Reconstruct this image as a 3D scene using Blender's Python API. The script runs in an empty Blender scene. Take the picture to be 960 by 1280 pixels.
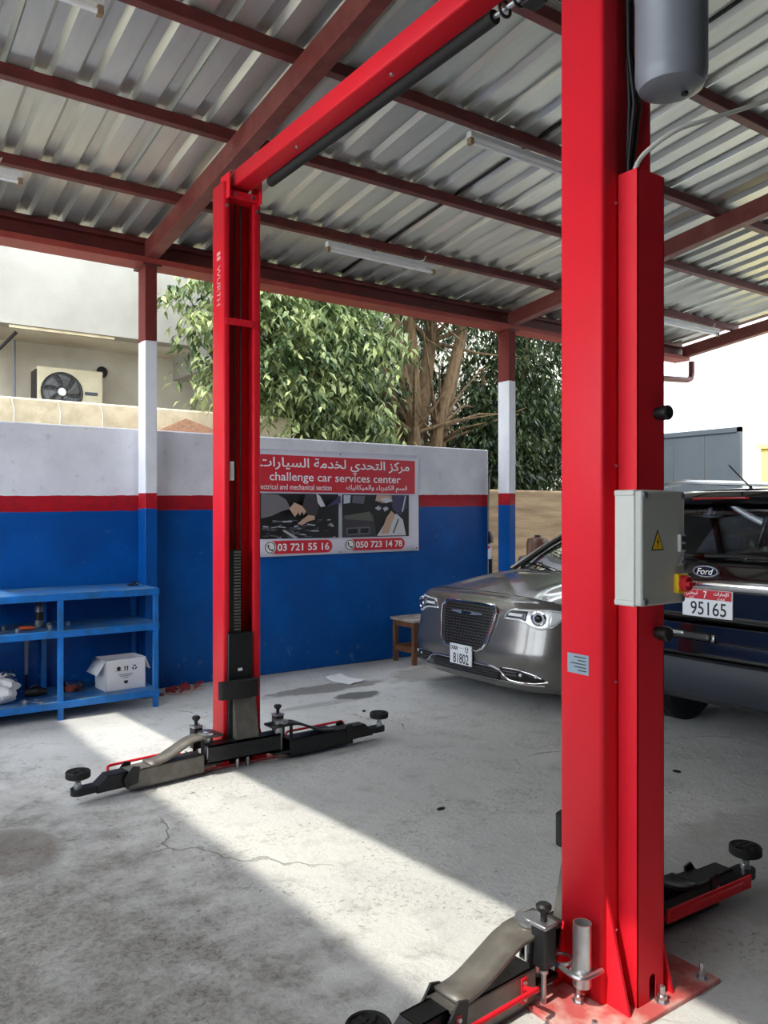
import bpy, bmesh, math, random
from mathutils import Vector, Matrix
import numpy as np
random.seed(7)
SC = bpy.context.scene
COL = SC.collection
R = math.radians

# ---------------------------------------------------------------- camera, sky, sun, exposure
cam_d = bpy.data.cameras.new('camera')
cam = bpy.data.objects.new('camera', cam_d); COL.objects.link(cam)
cam_d.sensor_fit = 'VERTICAL'; cam_d.sensor_height = 36.0; cam_d.lens = 1000 / 1280 * 36
cam_d.clip_start = 0.05; cam_d.clip_end = 300
cam.location = (0, 0, 1.6); cam.rotation_euler = (R(90), 0, R(-35))
SC.camera = cam
W = bpy.data.worlds.new('sky'); SC.world = W; W.use_nodes = True
_bg = W.node_tree.nodes['Background']
_bg.inputs[0].default_value = (0.86, 0.93, 1.0, 1); _bg.inputs[1].default_value = 2.6
SUN_EL, SUN_AZ = 54.0, 6.0          # elevation; degrees the sun stands off the -X axis towards -Y
sun_d = bpy.data.lights.new('sun', 'SUN'); sun = bpy.data.objects.new('sun', sun_d); COL.objects.link(sun)
sun_d.energy = 2.0; sun_d.angle = R(0.6); sun_d.color = (1.0, 0.94, 0.82)
_dir = Vector((math.cos(R(SUN_EL)) * math.cos(R(SUN_AZ)), math.cos(R(SUN_EL)) * math.sin(R(SUN_AZ)), -math.sin(R(SUN_EL))))
sun.rotation_euler = _dir.to_track_quat('-Z', 'Y').to_euler(); sun.location = (-20, -3, 20)
vs = SC.view_settings
vs.view_transform = 'Standard'; vs.look = 'None'; vs.gamma = 1; vs.exposure = 1.12; vs.use_curve_mapping = False

# ---------------------------------------------------------------- materials
def lin(c):
    return tuple(((v / 255) / 12.92 if v / 255 <= 0.04045 else ((v / 255 + 0.055) / 1.055) ** 2.4) for v in c)
MATS = {}
def mat(name, rgb, rough=0.5, metal=0.0, var=0.0, scale=8.0, bump=0.0, bscale=60.0, coat=0.0, trans=0.0, spec=None, rgb2=None, stretch=None):
    """plain surface: colour with noise variation between rgb and rgb2, fine bump"""
    if name in MATS: return MATS[name]
    m = bpy.data.materials.new(name); m.use_nodes = True; nt = m.node_tree; b = nt.nodes['Principled BSDF']
    c = lin(rgb)
    b.inputs['Base Color'].default_value = (*c, 1); b.inputs['Roughness'].default_value = rough
    b.inputs['Metallic'].default_value = metal; b.inputs['Coat Weight'].default_value = coat
    b.inputs['Coat Roughness'].default_value = 0.05
    b.inputs['Transmission Weight'].default_value = trans
    if spec is not None: b.inputs['Specular IOR Level'].default_value = spec
    if var or bump:
        tc = nt.nodes.new('ShaderNodeTexCoord'); mp = nt.nodes.new('ShaderNodeMapping')
        nt.links.new(tc.outputs['Object'], mp.inputs[0])
        if stretch: mp.inputs['Scale'].default_value = stretch
    if var:
        n = nt.nodes.new('ShaderNodeTexNoise'); n.inputs['Scale'].default_value = scale; n.inputs['Detail'].default_value = 6
        nt.links.new(mp.outputs[0], n.inputs['Vector'])
        mx = nt.nodes.new('ShaderNodeMix'); mx.data_type = 'RGBA'
        c2 = lin(rgb2) if rgb2 else tuple(v * (1 - var) for v in c)
        mx.inputs[6].default_value = (*c, 1); mx.inputs[7].default_value = (*c2, 1)
        rp = nt.nodes.new('ShaderNodeMapRange'); rp.inputs[1].default_value = 0.42; rp.inputs[2].default_value = 0.66
        nt.links.new(n.outputs[0], rp.inputs[0]); nt.links.new(rp.outputs[0], mx.inputs[0])
        nt.links.new(mx.outputs[2], b.inputs['Base Color'])
    if bump:
        n2 = nt.nodes.new('ShaderNodeTexNoise'); n2.inputs['Scale'].default_value = bscale; n2.inputs['Detail'].default_value = 4
        nt.links.new(mp.outputs[0], n2.inputs['Vector'])
        bp = nt.nodes.new('ShaderNodeBump'); bp.inputs['Strength'].default_value = bump; bp.inputs['Distance'].default_value = 0.01
        nt.links.new(n2.outputs[0], bp.inputs['Height']); nt.links.new(bp.outputs[0], b.inputs['Normal'])
    MATS[name] = m
    return m
def nodes_of(name):
    m = bpy.data.materials.new(name); m.use_nodes = True; MATS[name] = m
    return m, m.node_tree, m.node_tree.nodes['Principled BSDF']
def N(nt, t, **kw):
    n = nt.nodes.new(t)
    for k, v in kw.items(): setattr(n, k, v)
    return n
def math_(nt, op, a, b_=None, clamp=False):
    n = nt.nodes.new('ShaderNodeMath'); n.operation = op; n.use_clamp = clamp
    for i, v in enumerate((a, b_)):
        if v is None: continue
        if isinstance(v, (int, float)): n.inputs[i].default_value = v
        else: nt.links.new(v, n.inputs[i])
    return n.outputs[0]
def mixc(nt, f, a, b_):
    n = nt.nodes.new('ShaderNodeMix'); n.data_type = 'RGBA'
    for i, v in ((0, f), (6, a), (7, b_)):
        if isinstance(v, (int, float)): n.inputs[i].default_value = v
        elif isinstance(v, tuple): n.inputs[i].default_value = (*v, 1)
        else: nt.links.new(v, n.inputs[i])
    return n.outputs[2]
def smooth(nt, v, a, b_):
    n = nt.nodes.new('ShaderNodeMapRange'); n.interpolation_type = 'SMOOTHSTEP'
    n.inputs[1].default_value = a; n.inputs[2].default_value = b_
    nt.links.new(v, n.inputs[0]); return n.outputs[0]
def noise(nt, vec, scale, detail=5, dist=0.0, rough=0.55):
    n = nt.nodes.new('ShaderNodeTexNoise'); n.inputs['Scale'].default_value = scale; n.inputs['Detail'].default_value = detail
    n.inputs['Distortion'].default_value = dist; n.inputs['Roughness'].default_value = rough
    nt.links.new(vec, n.inputs['Vector']); return n.outputs[0]

def wall_paint(name, slope, z1, z2, zt=99.0, flakes=0.0):
    """blue dado, red band, white above (and oxide red above zt on the roof posts): painted colours by height"""
    m, nt, b = nodes_of(name)
    g = N(nt, 'ShaderNodeNewGeometry'); s = N(nt, 'ShaderNodeSeparateXYZ'); nt.links.new(g.outputs['Position'], s.inputs[0])
    pos = g.outputs['Position']
    wob = math_(nt, 'MULTIPLY', math_(nt, 'SUBTRACT', noise(nt, pos, 6.0, 3), 0.5), 0.018)
    z = math_(nt, 'ADD', math_(nt, 'SUBTRACT', s.outputs[2], math_(nt, 'MULTIPLY', s.outputs[0], slope)), wob)
    n1 = noise(nt, pos, 2.2, 6); n2 = noise(nt, pos, 14, 5)
    blue = mixc(nt, smooth(nt, n1, 0.38, 0.7), lin((0, 74, 148)), lin((0, 86, 166)))
    blue = mixc(nt, math_(nt, 'MULTIPLY', smooth(nt, n2, 0.66, 0.72), 0.25), blue, lin((70, 120, 175)))
    blue = mixc(nt, math_(nt, 'MULTIPLY', math_(nt, 'MULTIPLY', smooth(nt, noise(nt, pos, 9, 8, 0.3), 0.60, 0.66), smooth(nt, math_(nt, 'MULTIPLY', s.outputs[2], -1.0), -0.55, -0.05)), 0.35), blue, lin((120, 140, 160)))
    red = mixc(nt, smooth(nt, n2, 0.4, 0.7), lin((176, 20, 34)), lin((150, 24, 38)))
    white = mixc(nt, smooth(nt, n1, 0.35, 0.7), lin((232, 232, 238)), lin((214, 215, 222)))
    white = mixc(nt, math_(nt, 'MULTIPLY', smooth(nt, n2, 0.6, 0.75), 0.35), white, lin((176, 172, 165)))
    c = mixc(nt, math_(nt, 'GREATER_THAN', z, z1), blue, red)
    c = mixc(nt, math_(nt, 'GREATER_THAN', z, z2), c, white)
    if zt < 50:
        c = mixc(nt, math_(nt, 'GREATER_THAN', z, zt), c, lin((112, 46, 42)))
    nt.links.new(c, b.inputs['Base Color'])
    rg = N(nt, 'ShaderNodeMapRange'); rg.inputs[1].default_value = z1; rg.inputs[2].default_value = z2
    rg.inputs[3].default_value = 0.42; rg.inputs[4].default_value = 0.7; b.inputs['Specular IOR Level'].default_value = 0.25
    nt.links.new(z, rg.inputs[0]); nt.links.new(rg.outputs[0], b.inputs['Roughness'])
    bp = N(nt, 'ShaderNodeBump'); bp.inputs['Strength'].default_value = 0.35; bp.inputs['Distance'].default_value = 0.012
    hh = math_(nt, 'ADD', noise(nt, pos, 5, 4), math_(nt, 'MULTIPLY', noise(nt, pos, 45, 4), 0.3))
    nt.links.new(hh, bp.inputs['Height']); nt.links.new(bp.outputs[0], b.inputs['Normal'])
    return m
wall_paint('painted_wall', 0.014, 1.58, 1.715)
wall_paint('painted_post', 0.013, 1.60, 1.735, 3.06)

def concrete():
    m, nt, b = nodes_of('concrete_floor')
    g = N(nt, 'ShaderNodeNewGeometry'); pos = g.outputs['Position']
    s = N(nt, 'ShaderNodeSeparateXYZ'); nt.links.new(pos, s.inputs[0])
    big = noise(nt, pos, 0.9, 6, 0.4); mid = noise(nt, pos, 5, 8, 0.2, 0.65); fine = noise(nt, pos, 60, 6, 0, 0.7)
    c = mixc(nt, smooth(nt, big, 0.35, 0.68), lin((196, 197, 196)), lin((210, 210, 207)))
    c = mixc(nt, math_(nt, 'MULTIPLY', smooth(nt, mid, 0.5, 0.75), 0.6), c, lin((152, 152, 150)))
    c = mixc(nt, math_(nt, 'MULTIPLY', smooth(nt, fine, 0.45, 0.7), 0.45), c, lin((212, 211, 207)))
    c = mixc(nt, math_(nt, 'MULTIPLY', smooth(nt, noise(nt, pos, 23, 5, 0.5), 0.66, 0.72), 0.7), c, lin((98, 94, 90)))
    sp1 = noise(nt, pos, 38, 8, 0.6, 0.75); sp2 = noise(nt, pos, 1.7, 5, 0.8)
    c = mixc(nt, math_(nt, 'MULTIPLY', math_(nt, 'MULTIPLY', smooth(nt, sp1, 0.52, 0.62), smooth(nt, sp2, 0.45, 0.62)), 0.55), c, lin((104, 99, 93)))
    # worn, dusty ground on the near side of the bay
    dx = math_(nt, 'SUBTRACT', s.outputs[0], 0.5); dy = math_(nt, 'SUBTRACT', s.outputs[1], 2.2)
    rr = math_(nt, 'ADD', math_(nt, 'MULTIPLY', math_(nt, 'MULTIPLY', dx, dx), 0.55), math_(nt, 'MULTIPLY', math_(nt, 'MULTIPLY', dy, dy), 0.055))
    dirt = math_(nt, 'MULTIPLY', smooth(nt, math_(nt, 'ADD', math_(nt, 'MULTIPLY', rr, -1.0), math_(nt, 'MULTIPLY', mid, 1.8)), 0.0, 1.0), 0.85)
    c = mixc(nt, dirt, c, mixc(nt, smooth(nt, sp1, 0.4, 0.65), lin((138, 134, 127)), lin((78, 74, 68))))
    # oily stains
    for (px, py, ax, ay, k, col) in ((3.75, 6.25, 0.62, 0.16, 0.75, (104, 100, 96)), (3.82, 5.85, 0.22, 0.13, 0.85, (76, 75, 74)), (3.42, 5.75, 0.5, 0.07, 0.4, (112, 110, 108)),
                                     (0.72, 4.1, 0.22, 0.3, 0.55, (96, 84, 76)), (5.3, 6.2, 0.9, 0.35, 0.55, (112, 104, 96)), (3.6, 2.0, 0.8, 0.5, 0.35, (110, 108, 106)),):
        ex = math_(nt, 'DIVIDE', math_(nt, 'SUBTRACT', s.outputs[0], px), ax); ey = math_(nt, 'DIVIDE', math_(nt, 'SUBTRACT', s.outputs[1], py), ay)
        q = math_(nt, 'ADD', math_(nt, 'ADD', math_(nt, 'MULTIPLY', ex, ex), math_(nt, 'MULTIPLY', ey, ey)), math_(nt, 'MULTIPLY', math_(nt, 'SUBTRACT', mid, 0.5), 2.2))
        f = math_(nt, 'MULTIPLY', math_(nt, 'SUBTRACT', 1.0, smooth(nt, q, 0.65, 1.15)), k)
        c = mixc(nt, f, c, lin(col))
    # trowel sweeps and hairline cracks
    v = N(nt, 'ShaderNodeTexVoronoi'); v.feature = 'DISTANCE_TO_EDGE'; v.inputs['Scale'].default_value = 0.45
    wp = N(nt, 'ShaderNodeVectorMath'); wp.operation = 'ADD'
    nz = N(nt, 'ShaderNodeTexNoise'); nz.inputs['Scale'].default_value = 2.5; nz.inputs['Detail'].default_value = 6
    nt.links.new(pos, nz.inputs['Vector']); sc_ = N(nt, 'ShaderNodeVectorMath'); sc_.operation = 'SCALE'; sc_.inputs[3].default_value = 0.5
    nt.links.new(nz.outputs[1], sc_.inputs[0]); nt.links.new(pos, wp.inputs[0]); nt.links.new(sc_.outputs[0], wp.inputs[1]); nt.links.new(wp.outputs[0], v.inputs['Vector'])
    crack = math_(nt, 'MULTIPLY', math_(nt, 'SUBTRACT', 1.0, smooth(nt, v.outputs[0], 0.001, 0.006)), smooth(nt, big, 0.5, 0.62))
    c = mixc(nt, math_(nt, 'MULTIPLY', crack, 0.5), c, lin((110, 106, 100)))
    nt.links.new(c, b.inputs['Base Color'])
    b.inputs['Roughness'].default_value = 0.62; b.inputs['Specular IOR Level'].default_value = 0.35
    bp = N(nt, 'ShaderNodeBump'); bp.inputs['Strength'].default_value = 0.8; bp.inputs['Distance'].default_value = 0.015
    h = math_(nt, 'ADD', math_(nt, 'ADD', math_(nt, 'MULTIPLY', mid, 1.0), math_(nt, 'MULTIPLY', sp1, 0.3)), math_(nt, 'MULTIPLY', fine, 0.2))
    h = math_(nt, 'SUBTRACT', h, math_(nt, 'MULTIPLY', crack, 0.4))
    nt.links.new(h, bp.inputs['Height']); nt.links.new(bp.outputs[0], b.inputs['Normal'])
    return m
concrete()

mat('lift_red', (226, 32, 48), 0.5, 0, 0.05, 5, 0.03, 300, spec=0.25)
mat('dusty_red', (196, 92, 90), 0.65, 0, 1, 11, 0.2, 80, rgb2=(212, 172, 162))
mat('bounce_lit_red', (158, 64, 54), 0.55, 0, 0.2, 6, 0.1, 40)
mat('oxide_steel', (106, 42, 38), 0.5, 0, 0.3, 7, 0.15, 30, rgb2=(86, 38, 35))
mat('worn_oxide_steel', (108, 45, 40), 0.5, 0, 1, 5, 0.15, 40, rgb2=(120, 62, 54))
def scratched_oxide():
    m, nt, b = nodes_of('scratched_oxide_steel')
    g = N(nt, 'ShaderNodeNewGeometry'); pos = g.outputs['Position']
    c = mixc(nt, smooth(nt, noise(nt, pos, 5, 5), 0.42, 0.66), lin((106, 44, 39)), lin((122, 62, 54)))
    k = math_(nt, 'MULTIPLY', smooth(nt, noise(nt, pos, 55, 6, 1.2, 0.7), 0.56, 0.62), smooth(nt, noise(nt, pos, 1.3, 3), 0.55, 0.68))
    c = mixc(nt, math_(nt, 'MULTIPLY', k, 0.6), c, lin((168, 140, 132)))
    nt.links.new(c, b.inputs['Base Color']); b.inputs['Roughness'].default_value = 0.5
scratched_oxide()
mat('galvanised', (200, 203, 196), 0.33, 0.62, 0.08, 3, 0.03, 40, stretch=(6, 0.6, 6))
mat('black_steel', (34, 35, 37), 0.42, 0.2, 0.2, 12, 0.1, 60)
mat('worn_sunlit_steel', (104, 101, 96), 0.45, 0.3, 1, 14, 0.1, 50, rgb2=(122, 118, 111)); mat('faded_print', (214, 150, 150), 0.5)
mat('rating_metal', (150, 166, 176), 0.4, 0.4)
mat('rubber', (22, 22, 22), 0.75, 0, 0.2, 30, 0.2, 120)
mat('zinc', (190, 192, 196), 0.3, 0.9, 0.15, 20)
mat('grey_enclosure', (196, 197, 190), 0.5, 0, 0.05, 10)
mat('grey_lid', (176, 178, 172), 0.5, 0, 0.05, 10)
mat('tank_grey', (126, 130, 138), 0.42, 0.1, 0.08, 6)
mat('yellow', (226, 184, 20), 0.45); mat('signal_red', (190, 28, 40), 0.4)
mat('black_plastic', (20, 20, 21), 0.45); mat('white_plastic', (228, 228, 226), 0.45)
mat('cable_black', (14, 14, 15), 0.5); mat('cable_white', (206, 204, 196), 0.5)
mat('shelf_blue', (6, 110, 196), 0.42, 0, 1, 9, 0.1, 60, rgb2=(20, 94, 156))
mat('shelf_board', (20, 104, 176), 0.5, 0, 1, 7, 0.15, 60, rgb2=(88, 120, 150))
mat('carton', (222, 222, 226), 0.7, 0, 0.06, 8); mat('carton_inside', (150, 128, 100), 0.8, 0, 0.1, 8)
mat('print_black', (26, 26, 30), 0.6); mat('print_white', (240, 240, 242), 0.6)
mat('wood', (124, 82, 52), 0.6, 0, 1, 5, 0.2, 30, rgb2=(88, 56, 34), stretch=(6, 6, 1))
mat('dusty_top', (176, 170, 162), 0.7, 0, 1, 9, 0.2, 40, rgb2=(140, 126, 110))
mat('paper', (232, 234, 238), 0.7)
mat('silver_paint', (122, 119, 115), 0.3, 0.7, 0.05, 400, coat=1.0)
mat('black_paint', (13, 12, 15), 0.12, 0.0, coat=1.0)
mat('bumper_plastic', (36, 42, 51), 0.55, 0, 0.1, 60, 0.05, 300)
mat('chrome', (225, 226, 230), 0.08, 1.0); mat('dark_grille', (9, 9, 10), 0.4); mat('grille_bar', (92, 92, 94), 0.3, 0.6)
mat('lamp_inner', (196, 200, 204), 0.2, 0.8); mat('lamp_dark', (40, 42, 46), 0.2, 0.4); mat('lamp_lens', (236, 240, 244), 0.05, 0.2)
mat('tail_red', (150, 16, 24), 0.15, coat=1); mat('plate_white', (222, 226, 230), 0.4); mat('plate_red', (186, 22, 40), 0.4)
mat('emblem_blue', (16, 20, 36), 0.2, 0.2, coat=1)
mat('cabin', (30, 30, 32), 0.8); mat('tyre', (18, 18, 19), 0.8, 0, 0.2, 30, 0.2, 80)
mat('facade', (158, 155, 146), 0.85, 0, 1, 1.4, 0.3, 30, rgb2=(144, 140, 131))
mat('facade_inner', (206, 200, 186), 0.85, 0, 1, 1.2, 0.3, 30, rgb2=(180, 172, 156))
mat('parapet', (222, 208, 176), 0.9, 0, 1, 7, 0.4, 40, rgb2=(202, 186, 154))
mat('sand_wall', (132, 110, 84), 0.9, 0, 1, 2.5, 0.5, 12, rgb2=(102, 84, 62), stretch=(0.5, 1, 4))
mat('ac_cream', (214, 202, 172), 0.55, 0, 0.12, 6); mat('ac_dark', (44, 44, 44), 0.6); mat('ac_blade', (92, 92, 92), 0.5)
mat('bark', (106, 84, 56), 0.9, 0, 1, 9, 0.8, 20, rgb2=(70, 54, 36), stretch=(3, 3, 0.7))
mat('plain_grey', (128, 132, 138), 0.7, 0, 0.1, 3); mat('dark_render', (48, 48, 52), 0.8, 0, 0.1, 3); mat('outer_ground', (170, 160, 142), 0.9, 0, 0.2, 2, 0.3, 20)
mat('white_render', (226, 226, 224), 0.85, 0, 0.06, 2); mat('gate_grey', (74, 82, 90), 0.55, 0, 0.12, 3)
mat('pale_yellow', (236, 214, 130), 0.7); mat('brown_barrel', (58, 36, 28), 0.35, 0, 0.2, 9)
mat('orange', (196, 84, 34), 0.5); mat('can_grey', (110, 112, 120), 0.35, 0.3); mat('dark_tool', (36, 34, 34), 0.45, 0.4)
mat('shoe_red', (150, 34, 40), 0.7, 0, 0.3, 20); mat('shoe_sole', (190, 170, 160), 0.8)
mat('banner_vinyl', (224, 224, 240), 0.5, 0, 0.05, 4, 0.25, 3); mat('banner_red', (206, 34, 52), 0.5)
for nm, c in dict(pic_black=(18, 18, 22), pic_sleeve=(112, 110, 116), pic_sleeve_dark=(58, 54, 62), pic_skin=(196, 160, 140), pic_metal=(176, 178, 190), pic_steel=(92, 94, 108), pic_olive=(92, 92, 84), pic_window=(196, 206, 222), pic_cloth=(206, 206, 214), pic_navy=(58, 58, 92)).items():
    mat(nm, c, 0.55)
def glass_mat(name, tint, rough=0.0, mixf=0.5, ior=1.5):
    m, nt, b = nodes_of(name)
    out = nt.nodes['Material Output']; nt.nodes.remove(b)
    t = N(nt, 'ShaderNodeBsdfTransparent'); t.inputs[0].default_value = (*tint, 1)
    g = N(nt, 'ShaderNodeBsdfGlossy'); g.inputs['Roughness'].default_value = rough; g.inputs[0].default_value = (1, 1, 1, 1)
    f = N(nt, 'ShaderNodeFresnel'); f.inputs[0].default_value = ior
    mx = N(nt, 'ShaderNodeMixShader'); k = math_(nt, 'MULTIPLY', f.outputs[0], mixf * 2, True)
    nt.links.new(k, mx.inputs[0]); nt.links.new(t.outputs[0], mx.inputs[1]); nt.links.new(g.outputs[0], mx.inputs[2])
    nt.links.new(mx.outputs[0], out.inputs[0]); return m
glass_mat('car_glass', (0.10, 0.12, 0.115), mixf=0.2); glass_mat('dark_glass', (0.6, 0.63, 0.67)); glass_mat('clear_bag', (0.75, 0.77, 0.8), 0.15, 0.9); glass_mat('lens_glass', (0.92, 0.94, 0.96))
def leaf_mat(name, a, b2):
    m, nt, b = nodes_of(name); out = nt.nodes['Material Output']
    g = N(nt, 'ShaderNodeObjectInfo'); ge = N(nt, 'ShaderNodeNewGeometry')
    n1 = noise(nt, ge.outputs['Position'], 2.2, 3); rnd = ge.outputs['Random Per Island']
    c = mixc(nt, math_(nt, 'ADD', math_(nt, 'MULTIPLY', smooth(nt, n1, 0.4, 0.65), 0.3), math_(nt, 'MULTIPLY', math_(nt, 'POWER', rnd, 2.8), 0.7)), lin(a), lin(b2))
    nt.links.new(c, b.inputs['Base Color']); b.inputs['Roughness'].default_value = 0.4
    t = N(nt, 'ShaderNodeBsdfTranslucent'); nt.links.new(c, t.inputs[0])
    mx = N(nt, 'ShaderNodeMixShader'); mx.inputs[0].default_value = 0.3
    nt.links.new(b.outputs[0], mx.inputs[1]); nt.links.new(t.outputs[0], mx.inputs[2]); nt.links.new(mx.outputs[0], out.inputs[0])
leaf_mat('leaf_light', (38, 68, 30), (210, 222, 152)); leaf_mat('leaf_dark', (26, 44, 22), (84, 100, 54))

# ---------------------------------------------------------------- mesh helpers
class MB:
    def __init__(self): self.v = []; self.f = []
    def add(self, vs_, fs):
        k = len(self.v); self.v += [tuple(p) for p in vs_]; self.f += [tuple(i + k for i in f) for f in fs]; return self
    def box(self, x0, x1, y0, y1, z0, z1):
        v = [(x, y, z) for x in (x0, x1) for y in (y0, y1) for z in (z0, z1)]
        return self.add(v, [(0, 1, 3, 2), (4, 6, 7, 5), (0, 4, 5, 1), (2, 3, 7, 6), (0, 2, 6, 4), (1, 5, 7, 3)])
    def bar(self, a, b, w, h, up=(0, 0, 1)):
        a = Vector(a); b = Vector(b); d = (b - a).normalized(); s = d.cross(Vector(up)).normalized(); u = s.cross(d)
        v = [p + s * (i * w / 2) + u * (j * h / 2) for p in (a, b) for i, j in ((-1, -1), (1, -1), (1, 1), (-1, 1))]
        return self.add(v, [(0, 3, 2, 1), (4, 5, 6, 7), (0, 1, 5, 4), (1, 2, 6, 5), (2, 3, 7, 6), (3, 0, 4, 7)])
    def tube(self, pts, r, n=10, cap=True, closed=False):
        pts = [Vector(p) for p in pts]; L = len(pts); rs = r if isinstance(r, (list, tuple)) else [r] * L
        rings = []; prev = None
        for i, p in enumerate(pts):
            if closed: d = pts[(i + 1) % L] - pts[i - 1]
            else: d = pts[min(i + 1, L - 1)] - pts[max(i - 1, 0)]
            d.normalize()
            if prev is None:
                s = d.cross(Vector((0, 0, 1)) if abs(d.z) < 0.9 else Vector((1, 0, 0))).normalized()
            else: s = (prev - d * prev.dot(d)).normalized()
            prev = s; u = d.cross(s)
            rings.append([p + (s * math.cos(2 * math.pi * k / n) + u * math.sin(2 * math.pi * k / n)) * rs[i] for k in range(n)])
        v = [q for r_ in rings for q in r_]; f = []
        for i in range(L if closed else L - 1):
            j = (i + 1) % L
            for k in range(n): f.append((i * n + k, i * n + (k + 1) % n, j * n + (k + 1) % n, j * n + k))
        if cap and not closed: f += [tuple(range(n - 1, -1, -1)), tuple((L - 1) * n + k for k in range(n))]
        return self.add(v, f)
    def prism(self, poly, axis, a, b):
        """polygon in the two other axes (in x,y,z order), extruded along axis from a to b"""
        def P(p, t):
            return {'x': (t, p[0], p[1]), 'y': (p[0], t, p[1]), 'z': (p[0], p[1], t)}[axis]
        n = len(poly); v = [P(p, a) for p in poly] + [P(p, b) for p in poly]
        return self.add(v, [tuple(range(n - 1, -1, -1)), tuple(range(n, 2 * n))] + [(i, (i + 1) % n, n + (i + 1) % n, n + i) for i in range(n)])
    def grid(self, fn, nu, nv, u0=0, u1=1, v0=0, v1=1):
        v = [fn(u0 + (u1 - u0) * i / nu, v0 + (v1 - v0) * j / nv) for i in range(nu + 1) for j in range(nv + 1)]
        return self.add(v, [(i * (nv + 1) + j, (i + 1) * (nv + 1) + j, (i + 1) * (nv + 1) + j + 1, i * (nv + 1) + j + 1) for i in range(nu) for j in range(nv)])
    def lathe(self, prof, c, n=24, axis='z'):
        def P(r, t, h):
            a, b_ = r * math.cos(t), r * math.sin(t)
            return {'z': (c[0] + a, c[1] + b_, c[2] + h), 'y': (c[0] + a, c[1] + h, c[2] + b_), 'x': (c[0] + h, c[1] + a, c[2] + b_)}[axis]
        v = [P(r, 2 * math.pi * k / n, h) for r, h in prof for k in range(n)]
        f = [(i * n + k, i * n + (k + 1) % n, (i + 1) * n + (k + 1) % n, (i + 1) * n + k) for i in range(len(prof) - 1) for k in range(n)]
        if prof[0][0] > 1e-5: f.append(tuple(range(n - 1, -1, -1)))
        if prof[-1][0] > 1e-5: f.append(tuple((len(prof) - 1) * n + k for k in range(n)))
        return self.add(v, f)
    def xf(self, M):
        self.v = [tuple(M @ Vector(p)) for p in self.v]; return self
    def build(self, name, m, parent=None, smooth=30, bevel=0, solid=0, norm=True, seg=2):
        me = bpy.data.meshes.new(name); me.from_pydata(self.v, [], self.f)
        bm = bmesh.new(); bm.from_mesh(me)
        bmesh.ops.remove_doubles(bm, verts=bm.verts, dist=1e-5)
        if norm: bmesh.ops.recalc_face_normals(bm, faces=bm.faces)
        bm.to_mesh(me); bm.free()
        me.materials.append(MATS[m] if isinstance(m, str) else m)
        if smooth:
            me.shade_smooth(); me.set_sharp_from_angle(angle=R(smooth))
        o = bpy.data.objects.new(name, me); COL.objects.link(o)
        if parent is not None: o.parent = parent
        if solid:
            md = o.modifiers.new('solid', 'SOLIDIFY'); md.thickness = solid; md.offset = -1
        if bevel:
            md = o.modifiers.new('bevel', 'BEVEL'); md.width = bevel; md.segments = seg; md.limit_method = 'ANGLE'; md.angle_limit = R(35)
        return o
def tag(o, label=None, cat=None, group=None, kind=None):
    for k, v in (('label', label), ('category', cat), ('group', group), ('kind', kind)):
        if v: o[k] = v
    return o
def empty(name, loc=(0, 0, 0)):
    """a thing's Empty; parts are given in world coordinates and keep them"""
    o = bpy.data.objects.new(name, None); COL.objects.link(o); o.location = loc
    o.empty_display_size = 0.1
    return o
def adopt(root):
    """parts were built in world coordinates: cancel the root's offset"""
    inv = Matrix.Translation(-Vector(root.location))
    for c in root.children: c.matrix_parent_inverse = inv
def copy_tree(o, parent=None):
    c = o.copy(); COL.objects.link(c); c.parent = parent
    if parent is not None: c.matrix_parent_inverse = o.matrix_parent_inverse.copy()
    for ch in list(o.children): copy_tree(ch, c)
    return c
def fillet(poly, r, n=3, closed=False):
    out = []; L = len(poly)
    for i, p in enumerate(poly):
        if not closed and i in (0, L - 1): out.append(tuple(p)); continue
        p = Vector(p); a = Vector(poly[i - 1]) - p; b = Vector(poly[(i + 1) % L]) - p
        q = min(r, a.length * 0.45, b.length * 0.45)
        s = p + a.normalized() * q; e = p + b.normalized() * q
        for k in range(n + 1):
            t = k / n; out.append(tuple(s * (1 - t) ** 2 + p * (2 * t * (1 - t)) + e * t * t))
    return out

# lettering: Blender's built-in font turned into flat meshes
_FORMS = {'ا': 0xFE8D, 'أ': 0xFE83, 'إ': 0xFE87, 'ب': 0xFE8F, 'ت': 0xFE95, 'ة': 0xFE93, 'ح': 0xFEA1, 'خ': 0xFEA5, 'د': 0xFEA9, 'ر': 0xFEAD, 'ز': 0xFEAF, 'س': 0xFEB1,
          'ظ': 0xFEC5, 'ق': 0xFED5, 'ك': 0xFED9, 'ل': 0xFEDD, 'م': 0xFEE1, 'ن': 0xFEE5, 'ه': 0xFEE9, 'و': 0xFEED, 'ي': 0xFEF1, 'ء': 0xFE80}
_RIGHT = set('اأإةدرزو'); _NONE = set('ء ')
def shape_arabic(s):
    s = s.replace('لإ', '\u0001'); out = []
    base = dict(_FORMS); base['\u0001'] = 0xFEF9
    right = _RIGHT | {'\u0001'}
    for i, ch in enumerate(s):
        if ch not in base: out.append(ch); continue
        pv = s[i - 1] if i else ' '; nx = s[i + 1] if i + 1 < len(s) else ' '
        jp = pv in base and pv not in right and pv not in _NONE and ch not in _NONE
        jn = nx in base and nx not in _NONE and ch not in right and ch not in _NONE
        out.append(chr(base[ch] + (3 if jp and jn else 2 if jn else 1 if jp else 0)))
    return ''.join(reversed(out))
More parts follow.
